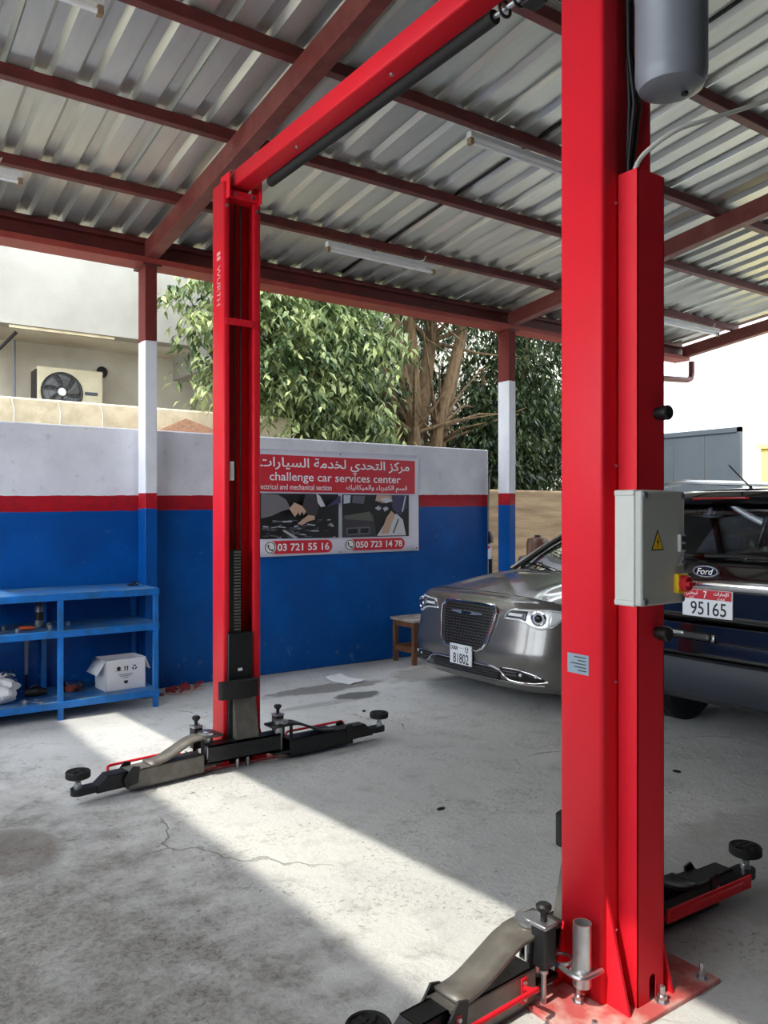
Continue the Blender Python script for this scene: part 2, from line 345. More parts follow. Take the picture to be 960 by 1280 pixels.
def text_part(name, s, org, ux, uy, w, h, m, parent, bold=0.0, shear=0.0):
    """text stretched to w x h, its centre at org, along ux (reading direction) and uy (up)"""
    cu = bpy.data.curves.new(name, 'FONT'); cu.body = s; cu.offset = bold; cu.shear = shear; cu.resolution_u = 3; cu.extrude = 0.004
    t = bpy.data.objects.new(name, cu); COL.objects.link(t)
    dg = bpy.context.evaluated_depsgraph_get(); me = bpy.data.meshes.new_from_object(t.evaluated_get(dg))
    bpy.data.objects.remove(t); bpy.data.curves.remove(cu)
    co = np.array([v.co[:] for v in me.vertices]); lo, hi = co.min(0), co.max(0)
    ux = Vector(ux).normalized(); uy = Vector(uy).normalized(); n = ux.cross(uy); org = Vector(org)
    for v in me.vertices:
        a = ((v.co.x - lo[0]) / (hi[0] - lo[0]) - 0.5) * w; b = ((v.co.y - lo[1]) / (hi[1] - lo[1]) - 0.5) * h
        v.co = org + ux * a + uy * b + n * (v.co.z * 0.1)
    me.materials.clear(); me.materials.append(MATS[m]); me.name = name
    o = bpy.data.objects.new(name, me); COL.objects.link(o); o.parent = parent
    o['kind'] = 'stuff'                               # flat print
    return o

# ---------------------------------------------------------------- the setting
def struct(o, label=None): return tag(o, label, kind='structure')
WY = 7.1
struct(MB().grid(lambda u, v: (u, v, 0), 1, 1, -14, 40, -8, 40).build('ground', 'outer_ground'), 'sandy open ground around the workshop yard').location.z = -0.012
struct(MB().box(-3.4, 13.2, -3.2, 9.0, -0.3, 0.0).build('floor', 'concrete_floor', smooth=0), 'grey stained concrete floor of the workshop')
struct(MB().box(-2.2, 6.49, WY, WY + 0.2, 0, 2.34).build('wall_back', 'painted_wall', bevel=0.012), 'boundary wall painted blue, red and white behind the lift')
struct(MB().box(-2.2, -2.0, -3.2, WY, 0, 1.1).build('wall_left_added', 'painted_wall', bevel=0.012), 'unseen low painted wall added on the left to admit skylight')  # out-of-view wall, kept low so more skylight comes in from the left
struct(MB().box(-3.4, 13.2, -1.5, -1.2, 0, 5.1).build('wall_front_added', 'dark_render'), 'unseen dark wall added behind the camera to hold back light')  # added behind the camera so faces turned this way stay dark

struct(MB().box(10.3, 10.5, -3.2, 1.2, 0, 4.6).build('wall_side_added', 'dark_render'), 'unseen dark partition added to block light from the right')  # out-of-view partition put in to cut light from the open right side
struct(MB().box(-2.2, -2.0, -1.2, 0.2, 1.1, 4.72).build('wall_upper_added', 'dark_render'), 'unseen dark upper wall added to block sky on the left')  # invented wall piece, hides the sky to the left of the camera
nr = struct(empty('sun_strip_blocker', (-5, 2, 0)), 'unseen flat slab added to shape the sun strip')  # unseen slab made up to cut the left edge of the sun strip
MB().prism([(-9.0, -3.2), (-3.30, -3.2), (-3.68, 9.5), (-9.0, 9.5)], 'z', 6.86, 7.0).build('blocker_slab', 'white_render', nr)
for y in (-2.5, 3.0, 9.0): MB().box(-8.9, -8.7, y, y + 0.2, -0.01, 6.86).build('roof_post', 'white_render', nr)  # made-up supports under the unseen slab
for y in (-2.5, 3.0, 9.0): MB().box(-4.0, -3.8, y, y + 0.2, -0.01, 6.86).build('roof_post', 'white_render', nr)
adopt(nr)

# canopy: posts, eave beam, rafters, purlins and corrugated sheets
SL = 0.118
def zr(y): return 3.95 + SL * (6.85 - y)          # top of the rafters
canopy = struct(empty('roof_canopy'), 'corrugated metal canopy roof on red oxide steel frame')
for x in (2.28, 6.60):
    p = MB().box(x, x + 0.105, 6.86, 7.05, 0, 3.74).build('roof_post', 'painted_post', canopy, bevel=0.006)
    MB().box(x - 0.03, x + 0.135, 6.82, 7.09, 3.735, 3.752).build('cap_plate', 'oxide_steel', p)
    MB().box(x - 0.04, x + 0.145, 6.80, 7.10 - 0.003, 0, 0.012).build('foot_plate', 'oxide_steel', p)
eb = MB()
ipro = [(6.87, 3.805), (7.03, 3.805), (7.03, 3.821), (6.957, 3.821), (6.957, 3.934), (7.03, 3.934), (7.03, 3.95), (6.87, 3.95), (6.87, 3.934), (6.943, 3.934), (6.943, 3.821), (6.87, 3.821)]
MB().box(-0.95, 10.1, 6.83, 7.07, 3.752, 3.805).build('eave_lit_band', 'bounce_lit_red', canopy, bevel=0.004)  # bounce light on the eave's underside, painted in as a brighter red band
eb.prism(ipro, 'x', -0.95, 10.1).build('eave_beam', 'oxide_steel', canopy, smooth=0)
for x in (2.3325, 6.6525, 10.04, -0.84):
    b = MB(); y0, y1 = 6.88, -3.19
    b.add([(x + sx * 0.052, y, zr(y) - dz) for y in (y0, y1) for sx, dz in ((-1, 0.155), (1, 0.155), (1, 0), (-1, 0))],
          [(0, 3, 2, 1), (4, 5, 6, 7), (0, 1, 5, 4), (1, 2, 6, 5), (2, 3, 7, 6), (3, 0, 4, 7)])
    b.build('rafter', 'scratched_oxide_steel', canopy, bevel=0.004)
PUR = [6.99, 6.12, 5.13, 4.18, 3.2, 2.2, 1.2, 0.2, -0.8, -1.8, -2.8]
for y in PUR:                                      # lipped channels
    z = zr(y); c = fillet([(y + 0.035, z + 0.012), (y + 0.035, z), (y - 0.035, z), (y - 0.035, z + 0.075), (y + 0.035, z + 0.075), (y + 0.035, z + 0.062)], 0.006, 2)
    b = MB(); b.grid(lambda u, v: (u, *c[int(round(v))]), 1, len(c) - 1, -0.99, 10.1, 0, len(c) - 1)
    b.build('purlin', 'oxide_steel', canopy, smooth=0, solid=0.003)
prof = []
for k in range(4):
    x = 0.25 * k
    prof += [(x, 0), (x + 0.125, 0), (x + 0.155, 0.036), (x + 0.22, 0.036)]
prof += [(0.990, 0), (0.990, 0.014), (1.06, 0.014)]
def sheet(x0, w):
    pr = [(x, z) for x, z in prof if x <= w + 0.07]
    if x0 < -1: pr[0] = (0.07, 0)
    def fn(u, v):
        x, z = pr[int(round(u))]; y = 7.12 - v * 10.4
        return (x0 + x, y, zr(y) + 0.0765 + z )
    return MB().grid(fn, len(pr) - 1, 12, 0, len(pr) - 1, 0, 1).build('roof_sheet', 'galvanised', canopy, smooth=0, norm=False)
for i in range(11): sheet(-1.12 + i, 1.0)
sheet(9.88, 0.26)
struct(MB().tube([(10.02, 6.75, 3.72), (10.02, 6.75, 3.55), (10.0, 6.75, 3.48), (9.92, 6.75, 3.45), (9.0, 6.75, 3.40)], 0.04).build('trim_1', 'oxide_steel'), 'red oxide drain pipe bent under the far roof corner')

# background beyond the walls
bld = struct(empty('outer_building', (0, 10.5, 0)), 'cream building behind the boundary wall')
MB().box(-9, 5.0, 10.0, 10.25, 3.77, 7.2).build('upper_wall', 'facade', bld)
MB().box(-9, 5.0, 10.25, 11.0, 3.77, 3.95).build('soffit', 'facade_inner', bld)
MB().box(-9, 5.0, 11.0, 11.25, -0.01, 3.95).build('lower_wall', 'facade_inner', bld)
MB().box(-9, 5.0, 10.96, 11.0, 2.0, 2.95).build('lower_band', 'white_render', bld)
MB().box(4.05, 4.5, 10.0, 11.0, 3.46, 3.77).build('soffit_beam', 'facade', bld)
MB().box(1.75, 2.95, 10.03, 10.06, 3.735, 3.768).build('conduit', 'parapet', bld)
MB().tube([(1.95, 10.85, 3.75), (1.95, 10.85, 2.0)], 0.018).build('down_pipe', 'tank_grey', bld)
MB().tube([(1.2, 10.3, 3.45), (1.66, 10.3, 3.48), (1.86, 10.2, 3.72)], 0.02).build('drain_hose', 'cable_black', bld)
MB().tube([(2.98, 10.9, 2.75), (2.99, 10.9, 3.2), (3.05, 10.95, 3.45), (3.06, 11.0, 3.48)], 0.022).build('refrigerant_pipe', 'wood', bld)
MB().lathe([(0.0, 0), (0.075, 0.0), (0.07, 0.02), (0.035, 0.024)], (3.06, 10.97, 3.48), 14, 'y').build('pipe_hole', 'dark_tool', bld)
MB().tube([(0.8, 10.955, 2.93), (2.1, 10.955, 2.97)], 0.012).build('wall_cable', 'cable_black', bld)
MB().tube([(3.0, 10.955, 2.9), (5.0, 10.955, 2.9)], 0.010).build('wall_cable', 'cable_black', bld)
adopt(bld)
pw = struct(empty('trim_2', (0, 8.5, 0)), 'sunlit sandy parapet behind the painted wall')
MB().box(-6, 4.6, 8.5, 8.7, -0.01, 2.73).build('parapet_wall', 'parapet', pw, bevel=0.02)
for k, x in enumerate((1.5, 1.93, 2.35)):
    MB().tube([(x, 8.492, 2.72), (x + 0.03, 8.49, 2.6), (x + 0.02, 8.49, 2.45), (x + 0.05, 8.49, 2.2)], 0.006, 6).build('hanging_wire', 'cable_white', pw)
adopt(pw)
struct(MB().box(8.1, 12.6, 9.2, 9.4, -0.01, 1.95).build('wall_rear', 'sand_wall', bevel=0.03), 'sand coloured wall seen through the gap beside the post')
wr = struct(MB().box(16.0, 16.3, -6, 16, -0.01, 7.0).build('wall_right', 'white_render'), 'white wall far across the yard in sunlight')
MB().box(15.96, 16.0, -6, 16, -0.01, 1.62).build('blue_dado', 'shelf_blue', wr)

gate = empty('sliding_gate', (12.5, 8.3, 0)); tag(gate, 'dark grey sheet metal gate standing behind the black car', 'gate')
for i in range(4):
    y0 = 7.55 + i * 0.62
    MB().box(12.5, 12.53, y0 + 0.006, y0 + 0.614, 0.05, 2.98).build('gate_panel', 'gate_grey', gate, bevel=0.004)
for z in (0.05, 2.98): MB().box(12.48, 12.56, 7.5, 10.08, z - 0.04, z + 0.04).build('gate_rail', 'gate_grey', gate)
for y in (7.5, 10.04): MB().box(12.48, 12.56, y, y + 0.06, 0, 3.02).build('gate_post', 'gate_grey', gate)
adopt(gate)
yb = empty('storage_cabin', (14.2, 6.6, 0)); tag(yb, 'pale yellow cabin wall standing beside the far white wall', 'cabin')
MB().box(14.0, 15.4, 5.6, 8.02, 0, 2.75).build('cabin_body', 'pale_yellow', yb, bevel=0.02)
MB().box(13.95, 15.45, 5.55, 8.07, 2.75, 2.83).build('cabin_roof', 'pale_yellow', yb)
MB().box(13.985, 14.0, 6.2, 7.0, 0.02, 2.0).build('cabin_door', 'white_plastic', yb)
adopt(yb)

# air conditioner on the building
ac = empty('air_conditioner', (2.55, 10.75, 2.8)); tag(ac, 'cream outdoor air conditioner unit with round fan under the balcony', 'air conditioner')
MB().box(2.17, 2.97, 10.6, 10.92, 2.80, 3.42).build('casing', 'ac_cream', ac, bevel=0.015)
MB().box(2.155, 2.17, 10.62, 10.9, 2.84, 3.38).build('side_fin_panel', 'ac_dark', ac)
MB().lathe([(0.0, 0), (0.245, 0), (0.245, 0.004), (0, 0.004)], (2.46, 10.592, 3.11), 36, 'y').build('fan_opening', 'ac_dark', ac)
MB().tube([(2.46 + 0.245 * math.cos(t), 10.588, 3.11 + 0.245 * math.sin(t)) for t in [2 * math.pi * k / 36 for k in range(36)]], 0.011, 6, closed=True).build('fan_ring', 'ac_dark', ac)
for k in range(6):
    a = k * math.pi / 3
    def bl(u, v, a=a):
        r = 0.06 + 0.165 * u; t = a + (v - 0.5) * (0.55 + 0.35 * u) + 0.35 * u
        return (2.46 + r * math.cos(t), 10.586 - 0.018 * (v - 0.5), 3.11 + r * math.sin(t))
    MB().grid(bl, 5, 4).build('fan_blade', 'ac_blade', ac, solid=0.003)
MB().lathe([(0, -0.025), (0.045, -0.022), (0.055, 0), (0.055, 0.01)], (2.46, 10.585, 3.11), 20, 'y').build('fan_hub', 'white_plastic', ac)
for k in range(3):
    MB().tube([(2.46 + (0.09 + 0.07 * k) * math.cos(t), 10.568, 3.11 + (0.09 + 0.07 * k) * math.sin(t)) for t in [2 * math.pi * j / 28 for j in range(28)]], 0.003, 4, closed=True).build('guard_ring', 'ac_blade', ac)
MB().box(2.74, 2.9, 10.592, 10.6, 3.1, 3.14).build('name_badge', 'gate_grey', ac)
for x in (2.25, 2.85): MB().box(x, x + 0.05, 10.6, 10.995, 2.74, 2.80).build('bracket', 'ac_dark', ac)
adopt(ac)

# tree and shrubs behind the wall
def leaves(mname, parent, name, blobs, size, seed):
    rg = np.random.default_rng(seed); V = []; F = []; k = 0
    for (cx, cy, cz, rx, ry, rz, n) in blobs:
        nt_ = max(1, n // 9)
        for t in range(nt_):                       # drooping sprays of leaves
            d = rg.normal(size=3); d /= np.linalg.norm(d); q = rg.random() ** 0.4
            c = np.array((cx, cy, cz)) + d * np.array((rx, ry, rz)) * q
            th = rg.random() * 6.283; ax = np.array((math.cos(th), math.sin(th), -0.55 - 0.5 * rg.random())); ax /= np.linalg.norm(ax)
            for j in range(9):
                p = c + ax * (j * size * 0.42) + rg.normal(size=3) * size * 0.25
                a2 = rg.random() * 6.283; dr = np.array((math.cos(a2), math.sin(a2), -0.2 - 0.9 * rg.random())); dr = dr + ax * 0.5; dr /= np.linalg.norm(dr)
                s = np.cross(dr, (0, 0, 1)); s /= (np.linalg.norm(s) + 1e-6); s = s + rg.normal(size=3) * 0.35; s /= np.linalg.norm(s)
                L = size * (0.7 + 0.8 * rg.random()); w = L * 0.19; up = np.cross(s, dr)
                V += [p, p + dr * L * 0.4 + s * w + up * w * 0.35, p + dr * L * 0.4 + up * 0, p + dr * L * 0.4 - s * w + up * w * 0.35, p + dr * L - up * L * 0.12]
                F += [(k, k + 2, k + 1), (k, k + 3, k + 2), (k + 1, k + 2, k + 4), (k + 2, k + 3, k + 4)]; k += 5
    me = bpy.data.meshes.new(name); me.from_pydata([tuple(v) for v in V], [], F); me.materials.append(MATS[mname])
    o = bpy.data.objects.new(name, me); COL.objects.link(o); o.parent = parent; o['kind'] = 'stuff'
    return o
tree = empty('shade_tree', (7.4, 9.9, 0)); tag(tree, 'large leafy tree with several pale trunks behind the banner wall', 'tree')
stems = [[(7.45, 9.8, -0.02), (7.42, 9.8, 1.6), (7.38, 9.75, 2.8), (7.05, 9.7, 4.0), (6.7, 9.6, 6.2)],
         [(7.58, 9.9, -0.02), (7.55, 9.9, 1.6), (7.52, 9.9, 2.9), (7.40, 9.9, 4.6), (7.3, 9.9, 6.8)],
         [(7.78, 9.8, -0.02), (7.72, 9.75, 1.7), (7.80, 9.7, 2.9), (8.15, 9.6, 4.2), (8.7, 9.5, 6.4)],
         [(7.7, 10.0, -0.02), (7.62, 10.0, 1.7), (7.68, 10.0, 2.9), (7.90, 10.0, 4.3), (8.05, 10.0, 6.6)],
         [(7.95, 9.9, -0.02), (7.92, 9.9, 1.6), (8.02, 9.9, 2.7), (8.42, 9.8, 4.6), (9.0, 9.7, 6.4)],
         [(7.35, 10.0, -0.02), (7.3, 10.0, 1.6), (7.2, 10.0, 3.0), (6.75, 9.95, 4.4), (6.3, 9.9, 6.2)]]
for i, s in enumerate(stems):
    MB().tube(s, [0.2, 0.16, 0.13, 0.10, 0.06] if i % 2 else [0.18, 0.12, 0.10, 0.085, 0.05], 12).build('trunk', 'bark', tree)
rgb_ = random.Random(3)
for k in range(34):
    s = stems[k % 6]; p = Vector(s[2 + k % 2]); q = p + Vector((rgb_.uniform(-1.6, 1.6), rgb_.uniform(-0.9, 0.2), rgb_.uniform(-0.5, 1.3)))
    MB().tube([p, p.lerp(q, 0.5) + Vector((0, 0, rgb_.uniform(-0.1, 0.2))), q], [0.035, 0.02, 0.008], 6).build('branch', 'bark', tree)
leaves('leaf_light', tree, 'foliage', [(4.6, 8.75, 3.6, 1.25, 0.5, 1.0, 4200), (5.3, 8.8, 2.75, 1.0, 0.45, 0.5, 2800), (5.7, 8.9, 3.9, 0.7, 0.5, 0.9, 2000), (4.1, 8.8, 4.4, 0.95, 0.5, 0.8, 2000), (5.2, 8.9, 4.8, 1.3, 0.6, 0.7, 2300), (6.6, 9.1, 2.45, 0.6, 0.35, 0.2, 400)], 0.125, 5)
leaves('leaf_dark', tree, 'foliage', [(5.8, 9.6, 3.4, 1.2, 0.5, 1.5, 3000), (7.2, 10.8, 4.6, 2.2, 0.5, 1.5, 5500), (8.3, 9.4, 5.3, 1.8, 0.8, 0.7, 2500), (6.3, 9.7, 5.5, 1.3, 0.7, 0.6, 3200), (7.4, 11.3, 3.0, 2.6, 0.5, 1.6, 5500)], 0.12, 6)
adopt(tree)
sh = empty('shade_tree', (9.6, 10.2, 0)); tag(sh, 'dark green drooping tree behind the sand coloured wall', 'tree')
MB().tube([(9.8, 10.2, -0.02), (9.75, 10.2, 1.6), (9.9, 10.1, 3.2), (10.1, 10.0, 5.0)], [0.15, 0.11, 0.08, 0.04], 10).build('trunk', 'bark', sh)
MB().tube([(9.7, 10.2, 1.0), (9.3, 10.1, 2.4), (9.0, 10.0, 4.0)], [0.08, 0.06, 0.03], 8).build('trunk', 'bark', sh)
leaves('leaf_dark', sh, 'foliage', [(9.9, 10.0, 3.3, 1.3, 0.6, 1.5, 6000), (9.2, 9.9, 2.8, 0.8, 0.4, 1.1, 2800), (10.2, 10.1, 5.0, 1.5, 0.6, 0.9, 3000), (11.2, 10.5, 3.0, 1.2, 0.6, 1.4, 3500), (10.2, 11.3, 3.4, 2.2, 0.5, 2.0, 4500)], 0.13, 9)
adopt(sh)
hd = tag(MB().box(4.9, 15.0, 12.8, 13.1, -0.01, 6.5).build('garden_wall', 'facade_inner'), 'tall cream wall glimpsed behind the trees', kind='structure')

# things beside the wall end
mp_ = empty('cable_stand', (6.72, 7.42, 0)); tag(mp_, 'grey post with black cables and a small label at the wall end', 'post')
MB().box(6.64, 6.74, 7.36, 7.44, 0, 1.12).build('stand_post', 'plain_grey', mp_, bevel=0.005)
MB().tube([(6.70, 7.40, 1.12), (6.72, 7.41, 1.4), (6.70, 7.40, 1.7), (6.72, 7.38, 2.05)], [0.075, 0.05, 0.06, 0.045], 10).build('cable_bundle', 'cable_black', mp_)
MB().lathe([(0, 0.16), (0.06, 0.14), (0.085, 0.08), (0.08, 0), (0.0, -0.01)], (6.72, 7.38, 1.22), 16).build('cable_knot', 'black_plastic', mp_)
MB().box(6.63, 6.75, 7.325, 7.335, 1.02, 1.2).build('label_card', 'plate_white', mp_)
MB().box(6.65, 6.72, 7.32, 7.325, 1.15, 1.185).build('label_stripe', 'plate_red', mp_)
MB().tube([(6.80, 7.40, 0), (6.79, 7.39, 0.6), (6.77, 7.38, 1.05)], 0.035, 8).build('cable_tail', 'cable_black', mp_)
adopt(mp_)
br = empty('barrel', (8.35, 8.1, 0)); tag(br, 'brown barrel standing beyond the silver car by the sand wall', 'barrel')
MB().lathe([(0, 0), (0.15, 0), (0.16, 0.02), (0.16, 0.4), (0.168, 0.42), (0.16, 0.44), (0.16, 0.8), (0.168, 0.82), (0.16, 0.84), (0.16, 1.16), (0.14, 1.22), (0.06, 1.24), (0, 1.24)], (8.35, 8.1, 0), 24).build('barrel_body', 'brown_barrel', br)
MB().lathe([(0.045, 0), (0.045, 0.04), (0, 0.045)], (8.35, 8.1, 1.23), 14).build('barrel_cap', 'black_plastic', br)
MB().box(8.3, 8.4, 7.935, 7.945, 0.95, 1.12).build('barrel_label', 'plate_white', br)
adopt(br)

ht_ = empty('garden_hut', (3.05, 7.9, 0)); tag(ht_, 'small hut whose brown pointed roof peeks above the painted wall', 'hut')
MB().box(2.65, 3.45, 7.55, 8.25, -0.01, 2.28).build('hut_wall', 'sand_wall', ht_)
MB().add([(2.5, 7.42, 2.28), (3.6, 7.42, 2.28), (3.6, 8.38, 2.28), (2.5, 8.38, 2.28), (3.05, 7.9, 2.56)], [(0, 1, 4), (1, 2, 4), (2, 3, 4), (3, 0, 4), (0, 3, 2, 1)]).build('hut_roof', 'wood', ht_, smooth=0)
MB().box(2.85, 3.25, 7.535, 7.55, -0.01, 1.9).build('hut_door', 'wood', ht_)
adopt(ht_)

# banner
bn = empty('banner', (4.41, 7.09, 1.165)); tag(bn, 'white and red vinyl banner with service centre lettering on blue wall', 'banner')
BY = 7.085
def bwave(u, v): return (3.40 + 2.03 * u, BY - 0.006 * math.sin(u * 9 + v * 3) * (0.3 + abs(v - 0.5)) - 0.004, 1.165 + 1.06 * v + 0.012 * (u - 0.5))
MB().grid(bwave, 24, 12).build('vinyl', 'banner_vinyl', bn, solid=-0.003)
PY = BY - 0.014
def flat(name, x0, x1, z0, z1, m, y=PY, parent=bn): return MB().box(x0, x1, y, y + 0.003, z0, z1).build(name, m, parent, smooth=0)
flat('header_panel', 3.43, 5.37, 1.80, 2.165, 'banner_red')
UX, UZ = (1, 0, 0), (0, 0, 1)
def bt(name, s, x0, x1, z0, z1, m='print_white', bold=0.0): return text_part(name, s, ((x0 + x1) / 2, PY - 0.0025, (z0 + z1) / 2), UX, UZ, x1 - x0, z1 - z0, m, bn, bold)
bt('title_lettering', shape_arabic('مركز التحدي لخدمة السيارات'), 3.45, 5.29, 1.995, 2.145, bold=0.015)
bt('name_lettering', 'challenge car services center', 3.58, 5.17, 1.885, 1.995, bold=0.008)
bt('section_lettering', 'Electrical and mechanical section', 3.44, 4.29, 1.822, 1.878, bold=0.006)
bt('section_lettering', shape_arabic('قسم الكهرباء والميكانيك'), 4.47, 5.26, 1.81, 1.888, bold=0.012)
def pill(x0, x1, z0, z1, num):
    r = (z1 - z0) / 2; zc = (z0 + z1) / 2; poly = [(x0 + r + r * math.cos(t), zc + r * math.sin(t)) for t in [math.pi / 2 + math.pi * k / 10 for k in range(11)]] + [(x1 - r + r * math.cos(t), zc + r * math.sin(t)) for t in [-math.pi / 2 + math.pi * k / 10 for k in range(11)]]
    p = MB().prism(poly, 'y', PY, PY + 0.003).build('phone_pill', 'banner_red', bn, smooth=0)
    MB().lathe([(0, 0), (r * 1.02, 0), (r * 1.02, 0.002), (0, 0.002)], (x0 + r, PY - 0.004, zc), 24, 'y').build('phone_disc', 'print_white', p)
    MB().tube([(x0 + r + r * 0.82 * math.cos(t), PY - 0.005, zc + r * 0.82 * math.sin(t)) for t in [2 * math.pi * k / 24 for k in range(24)]], r * 0.07, 5, closed=True).build('phone_ring', 'print_black', p)
    MB().tube([(x0 + r * 0.72, PY - 0.005, zc + r * 0.42), (x0 + r * 0.68, PY - 0.005, zc + r * 0.05), (x0 + r * 1.0, PY - 0.005, zc - r * 0.36), (x0 + r * 1.42, PY - 0.005, zc - r * 0.4)], [r * 0.15, r * 0.09, r * 0.09, r * 0.15], 6).build('phone_symbol', 'print_black', p)
    text_part('phone_number', num, ((x0 + 2.25 * r + x1 - 0.6 * r) / 2, PY - 0.003, zc), UX, UZ, x1 - 0.6 * r - x0 - 2.25 * r, r * 1.15, 'print_white', p, 0.02)
pill(3.52, 4.30, 1.185, 1.315, '03 721 55 16'); pill(4.45, 5.23, 1.195, 1.318, '050 723 14 78')
def picture(x0, x1, z0, z1, polys):
    p = flat('photo_print', x0, x1, z0, z1, 'pic_black'); k = 0
    for m, pts in polys:
        k += 1; pl = [(x0 + (x1 - x0) * a, z0 + (z1 - z0) * min(1, max(0, b))) for a, b in pts]
        MB().prism(pl, 'y', PY - 0.0006 * k, PY - 0.0006 * k + 0.0004).build('print_patch', m, p, smooth=0)
bits = random.Random(11)
eng = []
for k in range(64):
    a, b_ = bits.random() * 0.93, bits.random() * 0.42; w, h, t = bits.uniform(0.03, 0.1), bits.uniform(0.012, 0.035), bits.uniform(-0.6, 0.6)
    cs, sn = math.cos(t), math.sin(t); a = max(a, 0.07)
    eng.append((bits.choice(['pic_metal', 'pic_steel', 'pic_steel', 'pic_sleeve_dark']), [(min(0.99, max(0.01, a + i * w * cs - j * h * sn)), max(0.01, b_ + i * w * sn + j * h * cs)) for i, j in ((-.6, -.5), (.6, -.5), (.6, .5), (-.6, .5))]))
picture(3.47, 4.375, 1.335, 1.785, eng + [
    ('pic_sleeve', [(0.0, 0.45), (0.12, 0.5), (0.24, 0.6), (0.36, 0.66), (0.30, 0.86), (0.2, 0.97), (0.0, 0.99)]),
    ('pic_sleeve_dark', [(0.55, 1.0), (0.66, 1.0), (0.72, 0.7), (0.68, 0.5), (0.58, 0.48), (0.5, 0.7)]),
    ('pic_cloth', [(0.68, 1.0), (0.73, 0.95), (0.8, 0.72), (0.74, 0.7), (0.70, 0.8)]), ('pic_navy', [(0.86, 0.78), (1.0, 0.98), (1.0, 0.8), (0.8, 0.7)]),
    ('pic_skin', [(0.34, 0.66), (0.40, 0.80), (0.50, 0.72), (0.55, 0.6), (0.52, 0.52), (0.50, 0.6), (0.47, 0.5), (0.45, 0.58), (0.41, 0.48)]),
    ('pic_skin', [(0.44, 0.32), (0.5, 0.42), (0.58, 0.52), (0.66, 0.5), (0.66, 0.42), (0.58, 0.38), (0.5, 0.3)]),
    ('pic_metal', [(0.25, 0.18), (0.28, 0.2), (0.45, 0.02), (0.40, 0.0)])])
picture(4.42, 5.285, 1.335, 1.785, [
    ('pic_sleeve_dark', [(0, 0.5), (0.45, 0.55), (0.5, 0.0), (0, 0)]), ('pic_olive', [(0.02, 0.5), (0.4, 0.6), (0.45, 0.38), (0.05, 0.42)]),
    ('pic_window', [(0.02, 0.98), (0.12, 0.98), (0.11, 0.8), (0.02, 0.78)]), ('pic_steel', [(0.15, 0.97), (0.33, 0.97), (0.31, 0.78), (0.14, 0.8)]),
    ('pic_steel', [(0.05, 0.22), (0.4, 0.25), (0.4, 0.06), (0.06, 0.04)]), ('pic_black', [(0.08, 0.19), (0.22, 0.2), (0.22, 0.09), (0.08, 0.08)]), ('pic_black', [(0.26, 0.2), (0.38, 0.21), (0.38, 0.1), (0.26, 0.09)]),
    ('pic_navy', [(0.7, 1.0), (0.97, 1.0), (0.96, 0.7), (0.86, 0.5), (0.74, 0.66)]), ('pic_skin', [(0.5, 0.99), (0.72, 0.99), (0.74, 0.84), (0.6, 0.8), (0.48, 0.86)]),
    ('pic_cloth', [(0.55, 0.9), (0.66, 0.94), (0.74, 0.86), (0.64, 0.8)]), ('pic_metal', [(0.47, 0.68), (0.53, 0.74), (0.57, 0.68), (0.53, 0.62)]), ('pic_metal', [(0.59, 0.68), (0.65, 0.72), (0.68, 0.66), (0.62, 0.6)]),
    ('pic_cloth', [(0.5, 0.02), (0.95, 0.02), (0.9, 0.4), (0.8, 0.55), (0.66, 0.42)]), ('pic_sleeve_dark', [(0.74, 0.08), (0.76, 0.08), (0.84, 0.42), (0.82, 0.42)]), ('pic_skin', [(0.56, 0.06), (0.68, 0.08), (0.72, 0.3), (0.78, 0.52), (0.72, 0.62), (0.64, 0.45), (0.6, 0.25)]),
    ('pic_window', [(0.88, 0.6), (0.9, 0.6), (0.95, 0.98), (0.93, 0.98)])])
for x, z in ((3.46, 2.195), (4.4, 2.2), (5.39, 2.205), (5.40, 1.2), (4.4, 1.185)):
    MB().lathe([(0, -0.004), (0.012, 0), (0.012, 0.004)], (x, PY, z), 10, 'y').build('eyelet', 'zinc', bn)
adopt(bn)

# fluorescent battens under the purlins
def batten(x0, y, label):
    z = zr(y) - 0.085; t = empty('tube_light', (x0 + 0.6, y, z)); tag(t, label, 'light', 'tube lights under the canopy purlins')
    MB().prism([(y - 0.03, z), (y + 0.03, z), (y + 0.022, z + 0.045), (y - 0.022, z + 0.045)], 'x', x0, x0 + 1.22).build('batten', 'white_plastic', t, bevel=0.003)
    MB().tube([(x0 + 0.03, y, z - 0.024), (x0 + 1.19, y, z - 0.024)], 0.014, 10).build('tube', 'print_white', t)
    for x in (x0, x0 + 1.19): MB().box(x, x + 0.03, y - 0.02, y + 0.02, z - 0.045, z).build('lamp_holder', 'carton_inside', t)
    for x in (x0 + 0.25, x0 + 0.95): MB().tube([(x, y, z + 0.045), (x, y, zr(y) + 0.005)], 0.004, 6).build('hanger', 'zinc', t)
    MB().tube([(x0 + 1.0, y + 0.01, z + 0.045), (x0 + 1.06, y - 0.04, z + 0.06), (x0 + 1.08, y - 0.045, z + 0.10)], 0.006, 6).build('lead', 'cable_white', t)
    adopt(t)
batten(3.64, 4.18, 'white tube light hanging just behind the near red column')
batten(3.65, 6.10, 'white tube light hanging low above the banner wall')
batten(-0.07, 6.10, 'white tube light at the edge of view above the air conditioner')
batten(8.42, 6.10, 'white tube light near the far end of the canopy, past the red columns')
batten(-0.05, 4.18, 'white tube light whose end shows at the top edge of the picture')
cd = tag(MB().tube([(4.3175, y, zr(y) + 0.0765 + 0.017) for y in [6.9 - 0.47 * k for k in range(20)]], 0.013, 8).build('power_cable', 'cable_black'), 'black cable running in a rib of the corrugated sheets across the purlins', 'cable')

